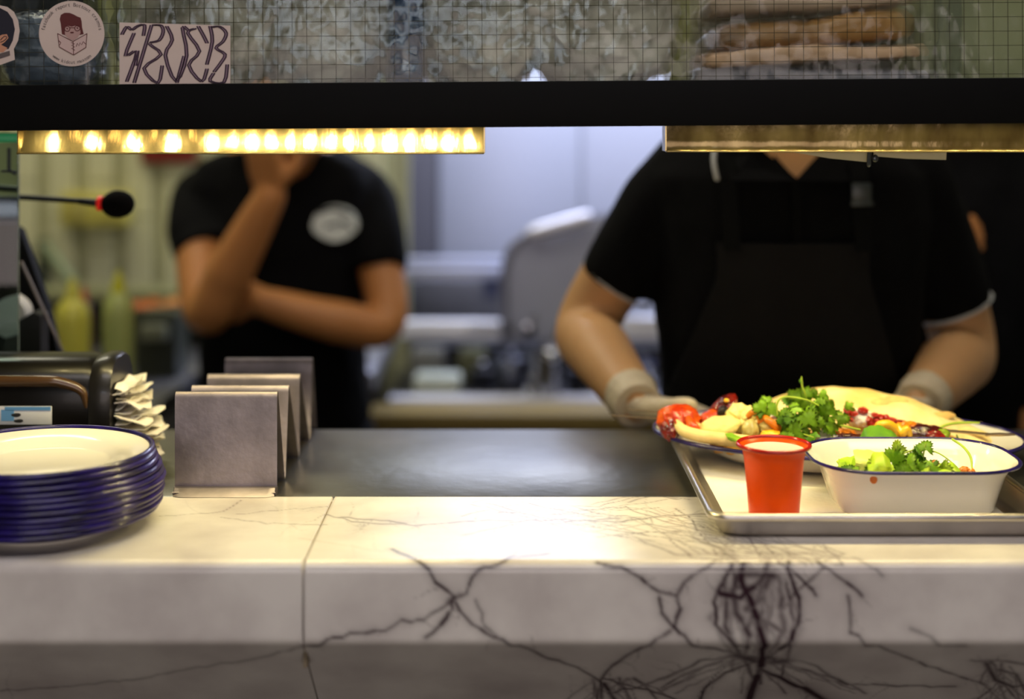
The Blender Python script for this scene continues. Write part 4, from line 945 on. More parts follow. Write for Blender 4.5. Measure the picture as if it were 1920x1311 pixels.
food('pepper_piece', B(1446, 818, 1.54, 44, 22, .02, .2, 2, 16), yel_m, 'yellow pepper piece above the cup rim', 'pepper')
food('pepper_piece', B(1464, 792, 1.565, 22, 22, .02, .3, 2, 17), orange_m, 'small orange crumb of pepper at the left of the herbs', 'pepper')
food('berry', B(1421, 774, 1.56, 13, 12, .009, .1, 2, 18), tomato_d, 'tiny dark red bead above the onion chunk')
food('onion_piece', B(1449, 779, 1.56, 20, 14, .012, .2, 2, 19), yog, 'small white onion bit left of the herbs', 'onion')
# yoghurt, right side
food('yoghurt', B(1615, 785, 1.60, 52, 34, .03, .25, 2.4, 21), yog, 'white yoghurt dollop topped with red relish', 'sauce')
food('yoghurt', B(1547, 824, 1.555, 56, 34, .03, .2, 2.4, 22), yog, 'white yoghurt dollop behind the cup and bowl', 'sauce')
food('relish', B(1618, 770, 1.59, 20, 12, .012, .3, 3, 23), red_m, 'red relish spot on the upper yoghurt dollop', 'relish')
for i, (px, py) in enumerate([(1586, 778), (1592, 786), (1580, 790), (1600, 775), (1588, 770), (1640, 778), (1650, 782), (1662, 784), (1672, 788), (1655, 790), (1644, 788), (1634, 795), (1680, 792), (1668, 794), (1690, 796), (1630, 788), (1520, 820), (1512, 824), (1530, 815), (1500, 828)]):
    food('relish_bit', B(px, py, 1.585 if px > 1560 else 1.535, random.uniform(12, 20), random.uniform(8, 14), .009, .35, 2.5, 30+i, sub=3), red_m, 'small bit of red relish on the platter', 'relish', 'red relish bits')
food('pepper_strip', tubeP([(1641, 806, 1.56), (1650, 797, 1.553), (1668, 797, 1.553), (1680, 808, 1.555), (1678, 818, 1.56)], [.003, .0048, .005, .005, .003]), yel_m, 'arched yellow-orange pepper strip beside the big leaf', 'pepper')
food('pepper_strip', tubeP([(1684, 800, 1.555), (1692, 812, 1.55), (1700, 805, 1.55), (1706, 815, 1.55)], [.003, .0045, .0045, .003]), yel_m, 'crooked yellow pepper strip by the dark meat', 'pepper')
food('pepper_piece', B(1700, 806, 1.565, 50, 30, .02, .3, 2.3, 24), orange_m, 'orange pepper chunk left of the dark meat', 'pepper')
food('pepper_strip', B(1583, 814, 1.555, 52, 20, .016, .3, 2.4, 25, rot=(0, R(10), 0)), orange_m, 'charred orange pepper strip below the yoghurt', 'pepper')
food('pepper_piece', B(1592, 822, 1.54, 46, 18, .014, .35, 2.4, 26), meat_m, 'blackened pepper piece just above the bowl rim', 'pepper')
food('meat_chunk', B(1728, 812, 1.565, 78, 34, .03, .22, 2.0, 27), meat_m, 'dark glazed meat chunk on the right skewer', 'meat')
food('meat_chunk', B(1700, 800, 1.585, 60, 20, .02, .25, 2.0, 28, rot=(0, R(14), 0)), tomato_d, 'dark red glazed piece behind the orange pepper', 'meat')
food('meat_chunk', B(1752, 818, 1.55, 36, 22, .02, .25, 2.0, 29), tomato_d, 'small dark red piece at the end of the meat', 'meat')
food('bread_strip', tubeP([(1790, 812, 1.60), (1820, 808, 1.60), (1850, 816, 1.595)], [.004, .005, .003]), bread_m, 'small torn bread edge at the right end of the platter', 'bread')
# skewers
sk = mat('skewer_steel', (150, 128, 96), .28, 1)
food('skewer', G().tube([P(1148, 779, 1.60), P(1190, 782, 1.60), P(1262, 787, 1.60)], .0009, 8, 1), sk, 'thin metal skewer end pointing left from the tomato', 'skewer')
food('skewer', G().tube([P(1178, 768, 1.63), P(1215, 771, 1.63), P(1275, 777, 1.63)], .0008, 8, 1), sk, 'upper thin metal skewer end behind the tomato', 'skewer')
food('skewer', G().tube([P(1660, 797, 1.575), P(1780, 808, 1.56), P(1858, 815, 1.55)], .0016, 8, 1).tube([P(1850, 815.5, 1.55), P(1875, 815, 1.545), P(1902, 815, 1.54)], [.0018, .0022, .0012], 8, 1), sk, 'flat metal skewer running right through the dark meat', 'skewer')
# herbs
def leaf_mesh(nm, m, lobes=3, size=1., serr=True, curl=.25):
    pts = []; n = 36
    for i in range(n):
        a = 2*math.pi*i/n; r = .62+.30*abs(math.cos(a*lobes/2+math.pi/2*(lobes % 2)))
        if serr: r += .10*(1 if i % 2 else -1)
        if abs(a-math.pi*1.5) < .35: r *= .45
        pts.append((r*math.cos(a), r*math.sin(a)+.5))
    bm = bmesh.new(); rings = []
    for k in (0, .5, 1):
        if k == 0: cv = [bm.verts.new((0, .5, 0))]
        else: rings.append([bm.verts.new((x*k, .5+(y-.5)*k, -curl*(k*k)*(x*x+(y-.5)**2)+.05*k*math.sin(7*x+3*y))) for x, y in pts])
    for i in range(n):
        j = (i+1) % n; bm.faces.new((cv[0], rings[0][i], rings[0][j])); bm.faces.new((rings[0][i], rings[1][i], rings[1][j], rings[0][j]))
    bmesh.ops.solidify(bm, geom=bm.faces[:], thickness=.03)
    bm.transform(Matrix.Scale(size, 4)); me = bpy.data.meshes.new(nm); bm.to_mesh(me); bm.free(); me.shade_smooth(); me.materials.append(m); return me
LM = [leaf_mesh('leaf_a', green_m), leaf_mesh('leaf_b', green_d), leaf_mesh('leaf_c', green_m, 5, curl=.6), leaf_mesh('leaf_d', lettuce_m, 3, curl=.4)]
rng = random.Random(11)
def sprig(name, label, stems, leaves, r=.0011, cat='herb', group=None, stem_mat=None):
    """stems: lists of (px, py, d); leaves: (px, py, d, size px[, kind])"""
    b0 = P(*stems[0][0]); root = thing(name, label, cat, b0, group)
    for s in stems: obj('stem', G().tube([P(*p) for p in s], [r]*(len(s)-1)+[r*.6], 8, 5), stem_mat or stem_m, root)
    for lf in leaves:
        px, py, d, s = lf[:4]; k = lf[4] if len(lf) > 4 else rng.choice((0, 0, 1, 2))
        o = bpy.data.objects.new('leaf', LM[k]); sz = s/F*d*.62
        o.scale = (sz, sz, sz); o.rotation_euler = (R(rng.uniform(35, 100)), R(rng.uniform(-55, 55)), R(rng.uniform(-50, 50)))
        M3 = o.rotation_euler.to_matrix(); o.location = P(px, py, d)-b0-M3 @ Vector((0, .5*sz, 0)); link(o, root)
    return root
dd = 1.575
sprig('coriander_sprig', 'tallest coriander sprig on the platter with one bare stalk standing up', [[(1535, 812, dd), (1520, 775, dd), (1511, 742, dd), (1504, 724, dd), (1503, 707, dd)]],
      [(1503, 715, dd, 12, 1), (1492, 745, dd, 36), (1508, 740, dd, 30), (1480, 752, dd+.01, 30), (1524, 742, dd, 26), (1500, 762, dd, 40), (1530, 760, dd, 34), (1545, 755, dd, 26)])
sprig('coriander_sprig', 'arching coriander sprig whose pale stem bends over the platter herbs', [[(1458, 778, dd-.03), (1457, 758, dd-.03), (1466, 746, dd-.03), (1485, 745, dd-.03), (1520, 753, dd-.03), (1552, 772, dd-.03), (1580, 778, dd-.03)]],
      [(1428, 765, dd-.02, 32), (1438, 755, dd-.01, 26), (1446, 772, dd-.02, 32), (1422, 776, dd-.02, 22), (1560, 768, dd-.02, 34), (1575, 785, dd-.02, 34), (1590, 765, dd-.01, 22), (1543, 742, dd-.01, 22)])
sprig('coriander_sprig', 'dense coriander sprig with broad leaves in the middle of the herbs', [[(1475, 815, dd-.035), (1495, 795, dd-.035), (1530, 780, dd-.035)]],
      [(1490, 785, dd-.035, 46), (1515, 775, dd-.03, 48), (1545, 790, dd-.035, 50), (1525, 798, dd-.04, 42), (1500, 800, dd-.04, 38), (1470, 795, dd-.035, 30), (1558, 800, dd-.03, 36), (1470, 778, dd-.03, 34), (1535, 765, dd-.03, 36), (1490, 768, dd-.03, 32), (1515, 788, dd-.045, 40), (1550, 775, dd-.04, 36)])
sprig('coriander_sprig', 'low coriander sprig just behind the cup rim', [[(1478, 828, 1.52), (1500, 815, 1.52), (1525, 820, 1.52)]],
      [(1488, 812, 1.52, 42, 0), (1475, 822, 1.52, 30, 0), (1520, 826, 1.525, 24, 1), (1500, 824, 1.52, 26, 0), (1528, 818, 1.525, 20, 1)])
sprig('coriander_sprig', 'loose coriander stem with an orange end at the right of the platter', [[(1756, 806, 1.57), (1775, 797, 1.57), (1800, 793, 1.57), (1836, 793, 1.57)], [(1760, 822, 1.55), (1775, 815, 1.55)]],
      [(1772, 812, 1.555, 24, 3), (1760, 822, 1.55, 28, 3), (1797, 822, 1.55, 16, 1), (1740, 824, 1.545, 20, 0)], r=.0016)
food('coriander_sprig', G().tube([P(1566, 796, 1.56), P(1585, 800, 1.55), P(1612, 806, 1.548)], .0012, 8, 4), stem_m, 'bare coriander stem lying across the yoghurt', 'herb')
def leafsheet(pts, m, name, label, cat='leaf', th=.0009, parent=None):
    """pts: rows of (px, py, d) outline rows -> rippled sheet"""
    nu, nv = 20, 8
    def fn(u, v):
        a = np.array(pts[0]); b_ = np.array(pts[1]); k = u*(len(pts[0])-1); i = min(int(k), len(pts[0])-2); f = k-i
        q = (a[i]*(1-f)+a[i+1]*f)*(1-v)+(b_[i]*(1-f)+b_[i+1]*f)*v; p = P(*q)
        p.y -= .010*math.sin(v*math.pi); p += Vector((0, 1, .6))*.003*noise.noise(p*120); return p
    return sheet(fn, nu, nv, th, m, name, label, cat)
leafsheet([[(1606, 832, 1.53), (1620, 803, 1.535), (1645, 796, 1.535), (1670, 806, 1.53), (1690, 826, 1.525)], [(1606, 840, 1.52), (1630, 838, 1.515), (1650, 838, 1.51), (1672, 838, 1.51), (1688, 836, 1.515)]], green_d, 'big_leaf', 'broad dark green leaf behind the bowl rim')
leafsheet([[(1360, 813, 1.535), (1372, 812, 1.535), (1390, 820, 1.53), (1408, 826, 1.53)], [(1364, 820, 1.53), (1378, 828, 1.525), (1392, 830, 1.52), (1408, 830, 1.52)]], green_m, 'small_leaf', 'small pointed green leaf left of the cup rim')
# salad in the bowl
ds_ = 1.425
sal = G()
for i in range(52):
    x = BC.x+random.uniform(-.058, .058); y = BC.y+random.uniform(-.034, .034); sal.blob((x, y, BC.z+.018+random.uniform(0, .012)), (.016, .012, .009), .4, 3, 2, seed=i, rot=(random.random(), random.random(), 0))
o = obj('shredded_salad', sal, lettuce_m); tag(o, 'shredded salad filling the bottom of the white pie dish', 'salad'); o['kind'] = 'stuff'
leafsheet([[(1600, 845, 1.405), (1615, 842, 1.41), (1640, 848, 1.41), (1656, 858, 1.405)], [(1600, 884, 1.395), (1618, 888, 1.39), (1640, 890, 1.39), (1656, 888, 1.395)]], pale_m, 'lettuce_piece', 'pale yellow-green lettuce rib at the left of the salad', 'lettuce', .002)
leafsheet([[(1624, 866, 1.395), (1636, 850, 1.395), (1655, 846, 1.39), (1668, 862, 1.39)], [(1622, 886, 1.385), (1636, 890, 1.38), (1652, 890, 1.38), (1668, 888, 1.385)]], lettuce_m, 'lettuce_piece', 'bright green lettuce piece in front of the pale rib', 'lettuce', .0012)
leafsheet([[(1752, 880, 1.39), (1768, 870, 1.395), (1785, 866, 1.395), (1798, 878, 1.39)], [(1752, 890, 1.38), (1768, 892, 1.38), (1785, 892, 1.38), (1798, 890, 1.385)]], lettuce_m, 'lettuce_piece', 'flat lettuce piece at the right of the salad', 'lettuce', .0012)
leafsheet([[(1690, 868, 1.40), (1705, 852, 1.40), (1720, 858, 1.40), (1730, 872, 1.40)], [(1690, 890, 1.39), (1705, 892, 1.39), (1720, 892, 1.39), (1730, 890, 1.39)]], lettuce_m, 'lettuce_piece', 'curled lettuce piece in the middle of the salad', 'lettuce', .0012)
sprig('coriander_sprig', 'coriander sprig standing in the left half of the bowl', [[(1690, 886, 1.40), (1680, 862, 1.40), (1682, 835, 1.40)]],
      [(1682, 842, 1.40, 30, 3), (1676, 862, 1.395, 44, 0), (1700, 872, 1.39, 46, 0), (1665, 876, 1.385, 44, 3), (1690, 884, 1.375, 40, 0), (1652, 872, 1.385, 40, 3), (1712, 860, 1.40, 34, 1), (1640, 882, 1.38, 36, 0), (1590, 880, 1.39, 28, 1), (1600, 884, 1.38, 26, 0)])
sprig('coriander_sprig', 'coriander sprig with a tall dark leaf in the middle of the bowl', [[(1730, 890, 1.40), (1730, 860, 1.40), (1736, 832, 1.40)]],
      [(1734, 838, 1.40, 34, 0), (1728, 850, 1.398, 36, 1), (1724, 862, 1.395, 34, 1), (1745, 872, 1.39, 30, 1), (1718, 880, 1.385, 42, 0), (1745, 884, 1.38, 38, 0), (1768, 880, 1.385, 36, 3), (1732, 888, 1.375, 34, 3), (1705, 888, 1.37, 34, 0)])
sprig('coriander_sprig', 'thin arched stem over the right half of the bowl', [[(1786, 824, 1.47), (1806, 838, 1.46), (1820, 858, 1.44), (1823, 886, 1.42)]], [], r=.0013)
sprig('coriander_sprig', 'fine curved stem behind the salad in the bowl', [[(1695, 850, 1.44), (1725, 842, 1.44), (1760, 850, 1.43), (1790, 872, 1.42), (1800, 884, 1.42)]], [], r=.0007)
for i, (px, py, lab) in enumerate([(1808, 880, 'orange carrot bit at the right of the salad'), (1820, 884, 'small carrot bit at the foot of the arched stem'), (1795, 886, 'low carrot bit by the flat lettuce piece'), (1610, 886, 'orange carrot bit at the left of the salad'), (1752, 868, 'pale carrot bit behind the flat lettuce piece')]):
    food('carrot_bit', B(px, py, 1.395, 18, 11, .008, .3, 2.4, 60+i, sub=3), orange_m, lab, 'carrot')
# ================================================================ left foreground: guard, microphone, till
GL = thing('glass_guard', 'teal-tinted glass guard panel with green top strip at the left edge', 'screen', (P(0, 0, 1.70).x, 1.70, ZC))
gl = mat('teal_glass', (214, 238, 238), .02, trans=1, ior=1.45)
xr0 = P(35.5, 0, 1.70).x
obj('glass_panel', G().box(((xr0-.9)/2, 1.70, ZC+.001+.185), (xr0+.9, .005, .37), bev=.001), gl, GL)
obj('top_strip', G().box(((xr0-.9)/2, 1.70, HC-.0272), (xr0+.9, .0075, .0112), bev=.001), mat('green_edge', (50, 214, 150), .3), GL, label='bright green strip')
obj('clip', G().tube([P(17, 280, 1.69), P(17, 318, 1.69), P(28, 325, 1.69)], .0022, 8, 1).tube([P(4, 321, 1.69), P(30, 322, 1.69)], .0015, 8, 1), mat('clip_dark', (50, 56, 70), .4), GL)
MI = thing('microphone', 'gooseneck microphone with black foam head and red ring', 'microphone', P(-60, 372, 1.76))
dm = 1.76
obj('stem', G().tube([P(-70, 360, dm), P(0, 367, dm), P(60, 371, dm), P(155, 377, dm)], .0036, 12, 3).tube([P(150, 377, dm), P(186, 381, dm)], [.0042, .0052], 14, 1), mat('stem_black', (18, 22, 22), .4), MI)
obj('ring', G().tube([P(184, 381, dm), P(192, 381.5, dm)], .0092, 20, 1, round_ends=False), mat('red_ring', (226, 30, 24), .3, emit=.25), MI, label='red ring')
g = G().blob(P(221, 383, dm), (.0208, .0172, .0172), .03, 6, 4); obj('foam_head', g, mat('black_foam', (12, 11, 11), .95, bump=.5, bs=400, spec=.1), MI)
# microphone arm base and post, off to the left
obj('base', G().lathe([(0, 0), (.045, 0), (.045, .012), (.012, .02), (.007, .03), (.006, P(-70, 360, dm).z-ZC), (0, P(-70, 360, dm).z-ZC)], (P(-70, 0, dm).x, dm, ZC), 24), mat('stem_black', (18, 22, 22), .4), MI)
# till: leaning black panel, grey rod, dark box and paper roll
TL = thing('till_screen', 'black leaning back of a till screen behind the glass guard', 'screen', (P(20, 0, 1.84).x, 1.84, ZC))
dt = 1.84
pl = [(-120, 400), (0, 404), (38, 432), (62, 500), (88, 575), (118, 700), (118, 760), (-120, 760)]
g = G().grid([[P(a, b_, dt) for a, b_ in pl], [P(a, b_, dt)+Vector((0, .018, 0)) for a, b_ in pl]]); obj('screen_back', g, black_m, TL, False)
obj('screen_bezel', G().grid([[P(a, b_, dt-.003) for a, b_ in [(-120, 395), (8, 395), (36, 425), (36, 455), (4, 440), (-120, 440)]], [P(a, b_, dt) for a, b_ in [(-120, 395), (8, 395), (36, 425), (36, 455), (4, 440), (-120, 440)]]]), mat('violet_grey', (70, 70, 100), .5), TL, False)
obj('stand', G().box((P(0, 0, dt).x, dt+.01, ZC+.02), (.12, .05, .04), bev=.004), black_m, TL)
tag(obj('metal_rod', G().tube([P(40, 492, 1.80), P(122, 668, 1.80), P(170, 790, 1.80)], .0017, 10, 1), mat('grey_rod', (150, 138, 126), .35, .8)), 'thin grey rod leaning against the till behind the guard', 'rod')
BX = thing('receipt_printer', 'small dark printer with a white paper roll behind the napkin dispenser', 'printer', (P(20, 0, 1.81).x, 1.81, ZC))
pb = [(-60, 640), (0, 622), (62, 585), (76, 592), (78, 790), (-60, 790)]
obj('case', G().grid([[P(a, b_, 1.785) for a, b_ in pb], [P(a, b_, 1.785)+Vector((0, .03, 0)) for a, b_ in pb]]), mat('charcoal_case', (38, 38, 36), .5), BX, False)
g = G(); c = P(8, 590, 1.80); rr = []
for y in (1.79, 1.82): rr.append([Vector((c.x+.030*math.cos(R(a)), y, c.z+.026*math.sin(R(a)))) for a in range(0, 360, 12)])
g.grid(rr); obj('paper_roll', g, white_paper, BX)
# ================================================================ back, left: shelf line, bottles, wall box, red sign
def bx(name, px0, py0, px1, py1, d, dep, m, label=None, cat=None, bev=.004, parent=None, group=None, seg=2):
    a, b_ = P(px0, py0, d), P(px1, py1, d)
    o = obj(name, G().box(((a.x+b_.x)/2, d+dep/2, (a.z+b_.z)/2), (b_.x-a.x, dep, a.z-b_.z), bev=bev, seg=seg), m, parent)
    return tag(o, label, cat, group) if label else o
WB = thing('wall_box', 'yellowish double switch box on the tiled wall behind the microphone', 'switch', P(170, 420, 3.66))
ym = mat('yellowed_plastic', (186, 176, 84), .5, var=.1, vs=20)
bx('box', 112, 362, 238, 424, 3.62, .055, ym, parent=WB); bx('switch_plate', 122, 372, 160, 416, 3.61, .012, mat('yellowed_plastic_dark', (160, 150, 76), .5), parent=WB); bx('switch_plate', 178, 372, 228, 412, 3.61, .012, ym, parent=WB)
BK = thing('shelf_bracket', 'dark triangular shelf bracket on the tiled wall', 'bracket', P(100, 530, 3.6))
dk = mat('dark_green_metal', (54, 62, 48), .5)
obj('upright', G().box(P(82, 492, 3.655), (.030, .02, .12), bev=.003), dk, BK); g = G().tube([P(84, 460, 3.63), P(140, 538, 3.56)], .016, 8, 1, round_ends=False); obj('brace', g, mat('grey_green_metal', (112, 122, 90), .5), BK)
RS = bx('red_sign', 262, 240, 365, 306, 3.655, .02, mat('red_sign_face', (120, 34, 24), .5), 'dark red sign on the tiled wall just under the left lamp', 'sign')
# back-left bench with gastro pans, squeeze bottles
bench = thing('prep_bench', 'steel prep bench with a raised pan rail behind the slim worker', 'bench', (P(180, 0, 3.2).x, 3.35, 0))
g = G().box((P(170, 0, 3.2).x, 3.35, .90), (1.3, .60, .04), bev=.003); obj('bench_top', g, steel_dull, bench)
for sx in (-.6, .6):
    for sy in (-.26, .26): obj('leg', G().box((P(170, 0, 3.2).x+sx, 3.35+sy, .44), (.04, .04, .88)), steel_dull, bench)
obj('rail_back', G().box((P(170, 0, 3.5).x, 3.52, .97), (1.2, .02, .10)), mat('dark_panel', (40, 44, 34), .6, var=.2), bench)
obj('pan_rail', G().box((P(170, 0, 3.45).x, 3.45, P(0, 548, 3.45).z), (1.2, .16, .022), bev=.002), mat('rail_steel', (150, 150, 110), .4, .6), bench)
bm_ = mat('yellow_squeeze_plastic', (190, 184, 72), .35, sss=.15, var=.05); bm2_ = mat('green_yellow_squeeze', (160, 168, 96), .35, sss=.15, var=.05)
def squeeze(px, pytop, d, w, h, m, capm, label):
    c = P(px, pytop, d); r = w/F*d/2; H_ = h; base = c.z-H_
    T = thing('squeeze_bottle', label, 'bottle', (c.x, d, base))
    obj('body', G().lathe([(0, 0), (r*.93, 0), (r, .01), (r, H_*.66), (r*.9, H_*.76), (r*.45, H_*.84), (0, H_*.845)], T.location, 28), m, T)
    obj('nozzle', G().lathe([(0, H_*.84), (r*.48, H_*.84), (r*.42, H_*.88), (r*.14, H_), (0, H_)], T.location, 20), capm, T); return T
squeeze(136, 522, 2.75, 66, P(0, 522, 2.75).z-.92, bm_, bm_, 'pale yellow squeeze bottle nearest the till'); squeeze(222, 508, 2.75, 58, P(0, 508, 2.75).z-.92, bm2_, mat('yellow_cap', (186, 184, 30), .4), 'greenish squeeze bottle with a yellow nozzle')
squeeze(157, 536, 2.95, 34, P(0, 536, 2.95).z-.92, mat('brown_sauce', (70, 28, 16), .4), mat('red_cap', (170, 60, 26), .4), 'dark sauce bottle with a red cap between the pale ones')
nb = thing('side_bench', 'steel side bench carrying the squeeze bottles', 'bench', (P(170, 0, 2.8).x, 2.85, 0))
obj('bench_top', G().box((-.98, 2.86, .90), (.60, .36, .036), bev=.003), steel_dull, nb)
for sx in (-.27, .27):
    for sy in (-.14, .14): obj('leg', G().box((-.98+sx, 2.86+sy, .44), (.04, .04, .88)), steel_dull, nb)
pan_m = mat('pan_steel', (110, 110, 90), .35, .8)
for i, (px, c_, lab) in enumerate([(270, (196, 110, 40), 'steel pan of orange vegetables nearest the tiled wall'), (318, (206, 140, 70), 'steel pan of pale orange vegetables beside the slim worker')]):
    T = thing('gastro_pan', lab, 'pan', (P(px, 0, 3.2).x, 3.2, .92)); zt_ = P(0, 572, 3.2).z
    g = G(); L0 = T.location
    def q(hw, hd, z): return [Vector((L0.x+a*hw, L0.y+b_*hd, z)) for a, b_ in ((1, 1), (-1, 1), (-1, -1), (1, -1))]
    g.grid([q(.022, .06, .921), q(.027, .07, zt_), q(.029, .073, zt_), q(.029, .073, zt_-.003), q(.0275, .07, zt_-.004), q(.0225, .06, .9205)]); obj('pan', g, pan_m, T, False)
    g = G(); 
    for k in range(30): g.blob((L0.x+random.uniform(-.02, .02), L0.y+random.uniform(-.06, .06), zt_-.002+random.uniform(-.004, .008)), (.009, .008, .006), .3, 2, 1, seed=k)
    f = obj('chopped_vegetables', g, mat('veg%d' % i, c_, .4, var=.2, vs=40)); tag(f, lab.replace('steel pan of ', 'heap of ').replace('nearest', 'in the pan nearest').replace('beside', 'in the pan beside'), 'vegetables'); f['kind'] = 'stuff'
bx('tall_container', 254, 590, 330, 775, 3.0, .12, mat('dark_olive_tub', (42, 46, 30), .5, var=.25, vs=9), 'dark olive storage tub between the bottles and the slim worker', 'tub')
bx('storage_tub', 262, 612, 310, 640, 2.96, .03, mat('grey_tub', (110, 112, 90), .5), 'small grey-green tub on the front of the dark olive tub', 'tub')
# ================================================================ back, centre: stainless wall, shelves, cooker
SWL = thing('steel_wall_panels', 'cool stainless steel wall cladding behind the cooking line', 'wall panel', (.1, 4.05, 0))
def pan(px0, px1, d, m, nm='wall_panel', lab=None):
    a, b_ = P(px0, 0, d), P(px1, 0, d); obj(nm, G().box(((a.x+b_.x)/2, d+.01, 1.42), (b_.x-a.x-.004, .02, 2.8), bev=.003), m, SWL, label=lab)
sb1 = mat('cladding_steel', (190, 194, 212), .42, .35, var=.05, vs=1.5); sb2 = mat('cladding_steel_dark', (112, 112, 122), .45, .5, var=.08, vs=1.5)  # cladding colours tinted blue for the cool kitchen light
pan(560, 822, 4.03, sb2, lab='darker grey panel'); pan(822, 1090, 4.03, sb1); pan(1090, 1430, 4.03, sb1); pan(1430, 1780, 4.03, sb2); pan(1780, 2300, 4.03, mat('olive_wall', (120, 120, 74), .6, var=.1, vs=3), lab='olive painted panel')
HD = thing('extractor_hood', 'pale sloping extractor hood above the cooking line', 'hood', (.3, 3.8, 2.0))
g = G().grid([[Vector((-.45, 3.35, 1.98)), Vector((1.3, 3.35, 1.98)), Vector((1.3, 4.02, 1.98)), Vector((-.45, 4.02, 1.98))], [Vector((-.45, 3.35, 2.06)), Vector((1.3, 3.35, 2.06)), Vector((1.3, 4.02, 2.06)), Vector((-.45, 4.02, 2.06))], [Vector((-.35, 3.7, 2.45)), Vector((1.2, 3.7, 2.45)), Vector((1.2, 4.02, 2.45)), Vector((-.35, 4.02, 2.45))]])
ho = obj('canopy', g, steel_blue, HD, False)
# steel over-shelf with two bright edges
OS = thing('over_shelf', 'stainless over-shelf with a bright double edge behind the cooking line', 'shelf', P(850, 510, 3.6))
bx('shelf_edge', 745, 486, 942, 497, 3.55, .06, steel_blue, parent=OS, bev=.002); bx('shelf_edge', 750, 503, 945, 524, 3.52, .06, steel_blue, parent=OS, bev=.003)
bx('back_panel', 748, 524, 944, 604, 3.80, .02, mat('gap_shade_grey', (104, 104, 112), .5, .5, var=.1), parent=OS)  # grey sheet painted as the shade in the gap under the shelf
for px in (752, 938): bx('post', px, 486, px+8, 960, 3.84, .03, steel_blue, parent=OS)
bx('post_box', 905, 524, 944, 560, 3.54, .1, mat('blue_grey_box', (74, 78, 104), .5), parent=OS)
# cooking range
CR = thing('cooking_range', 'stainless cooking range with bright front rails behind the two workers', 'cooker', (P(1000, 0, 3.5).x, 3.5, 0))
bx('upper_rail', 745, 604, 966, 634, 3.36, .05, mat('bright_steel', (236, 238, 250), .4, .2), parent=CR); bx('upper_rail', 1165, 596, 1245, 636, 3.36, .05, mat('bright_steel', (236, 238, 250), .4, .2), parent=CR)
bx('deck', 740, 634, 1500, 648, 3.70, .10, steel_dull, parent=CR)
bx('hob', 728, 752, 1500, 772, 3.345, .40, mat('dark_hob', (50, 50, 54), .35, .5, var=.3, vs=9), parent=CR)
bx('shade_panel', 740, 652, 1500, 745, 3.72, .02, mat('gap_shade_dark', (34, 32, 34), .6, var=.3, vs=9), parent=CR)  # dark sheet painted as the shade in the gap above the hob
bx('front_ledge', 728, 748, 1150, 770, 3.28, .06, mat('bright_steel', (236, 238, 250), .4, .2), parent=CR); bx('front_ledge', 1152, 748, 1500, 770, 3.28, .06, steel_blue, parent=CR)
a = P(728, 770, 3.3); b_ = P(1500, 770, 3.3)
obj('cabinet_front', G().box(((a.x+b_.x)/2, 3.56, (a.z-.002)/2), (b_.x-a.x, .48, a.z-.004), bev=.003), steel_dull, CR)
g = G()
for k in range(14): c = P(880+k*6.4, 611, 3.36); g.blob(c+Vector((0, -.006, 0)), (.0035, .006, .005), 0, sub=2)
obj('knob_row', g, steel, CR)
# curved lid with bright handle
LD = thing('curved_lid', 'open curved steel lid with a bright sloping handle above the range', 'lid', P(1020, 640, 3.35))
ol = [(944, 636), (946, 520), (955, 470), (978, 436), (1008, 420), (1150, 398), (1200, 500), (1180, 560), (1120, 580), (1080, 636)]
g = G().grid([[P(a_, b2, 3.36) for a_, b2 in ol], [P(a_, b2, 3.42) for a_, b2 in ol]]); bmesh.ops.bevel(g.bm, geom=g.bm.edges[:], offset=.006, segments=2, affect='EDGES'); obj('lid_shell', g, mat('lid_steel', (176, 180, 198), .4, .45, var=.05, vs=4), LD)
obj('lid_edge', G().tube([P(946, 636, 3.35), P(946, 520, 3.35), P(960, 465, 3.35), P(1000, 432, 3.35)], .010, 10, 5), mat('lid_edge_steel', (136, 138, 158), .4, .6), LD)
obj('handle', G().tube([P(1002, 436, 3.33), P(1050, 422, 3.32), P(1098, 409, 3.32)], .017, 12, 4), mat('bright_handle', (225, 225, 238), .3, .3), LD, label='bright handle tube')
# pots and canisters on the range
def canister(px, pytop, d, w, zb_, m, label, cat='pot', name='steel_canister'):
    c = P(px, pytop, d); r = w/F*d/2; h = c.z-zb_; T = thing(name, label, cat, (c.x, d, zb_))
    obj('body', G().lathe([(0, 0), (r*.95, 0), (r, .004), (r, h-.012), (r*1.04, h-.010), (r*1.04, h-.004), (r*.92, h-.004), (r*.92, h-.02), (0, h-.02)], T.location, 28), m, T)
    obj('lid', G().lathe([(0, h-.018), (r*.9, h-.018), (r*.88, h-.008), (r*.3, h), (0, h)], T.location, 24), m, T)
    obj('knob', G().blob(T.location+Vector((0, 0, h+.008)), (.011, .011, .010), 0, sub=3), steel, T); return T
zl = P(0, 752, 3.345).z
chrome = mat('chrome', (215, 218, 228), .14, 1); potm = mat('pot_steel', (150, 152, 162), .25, .9, var=.15, vs=12)
canister(1022, 650, 3.34, 62, zl, potm, 'tall steel canister in the middle of the range'); canister(958, 668, 3.42, 58, zl, potm, 'steel canister left of the tallest one')
canister(905, 690, 3.50, 50, zl, mat('pot_dark', (84, 84, 88), .3, .8), 'darker squat canister on the range'); canister(1085, 690, 3.46, 44, zl, mat('pot_dark', (84, 84, 88), .3, .8), 'dark canister beside the broad worker\'s arm')
canister(1205, 676, 3.40, 44, zl, mat('blue_can', (64, 72, 116), .4), 'blue canister seen under the broad worker\'s sleeve', 'canister', 'blue_canister')
canister(1215, 700, 3.33, 26, zl, chrome, 'small shiny canister in front of the blue one')
canister(1000, 720, 3.31, 34, zl, chrome, 'small shiny canister low in front of the tall one')
bx('white_tub', 775, 712, 862, 749.6, 3.36, .12, mat('white_plastic', (176, 182, 170), .5, var=.1), 'low pale tub at the left end of the range', 'tub', bev=.008)
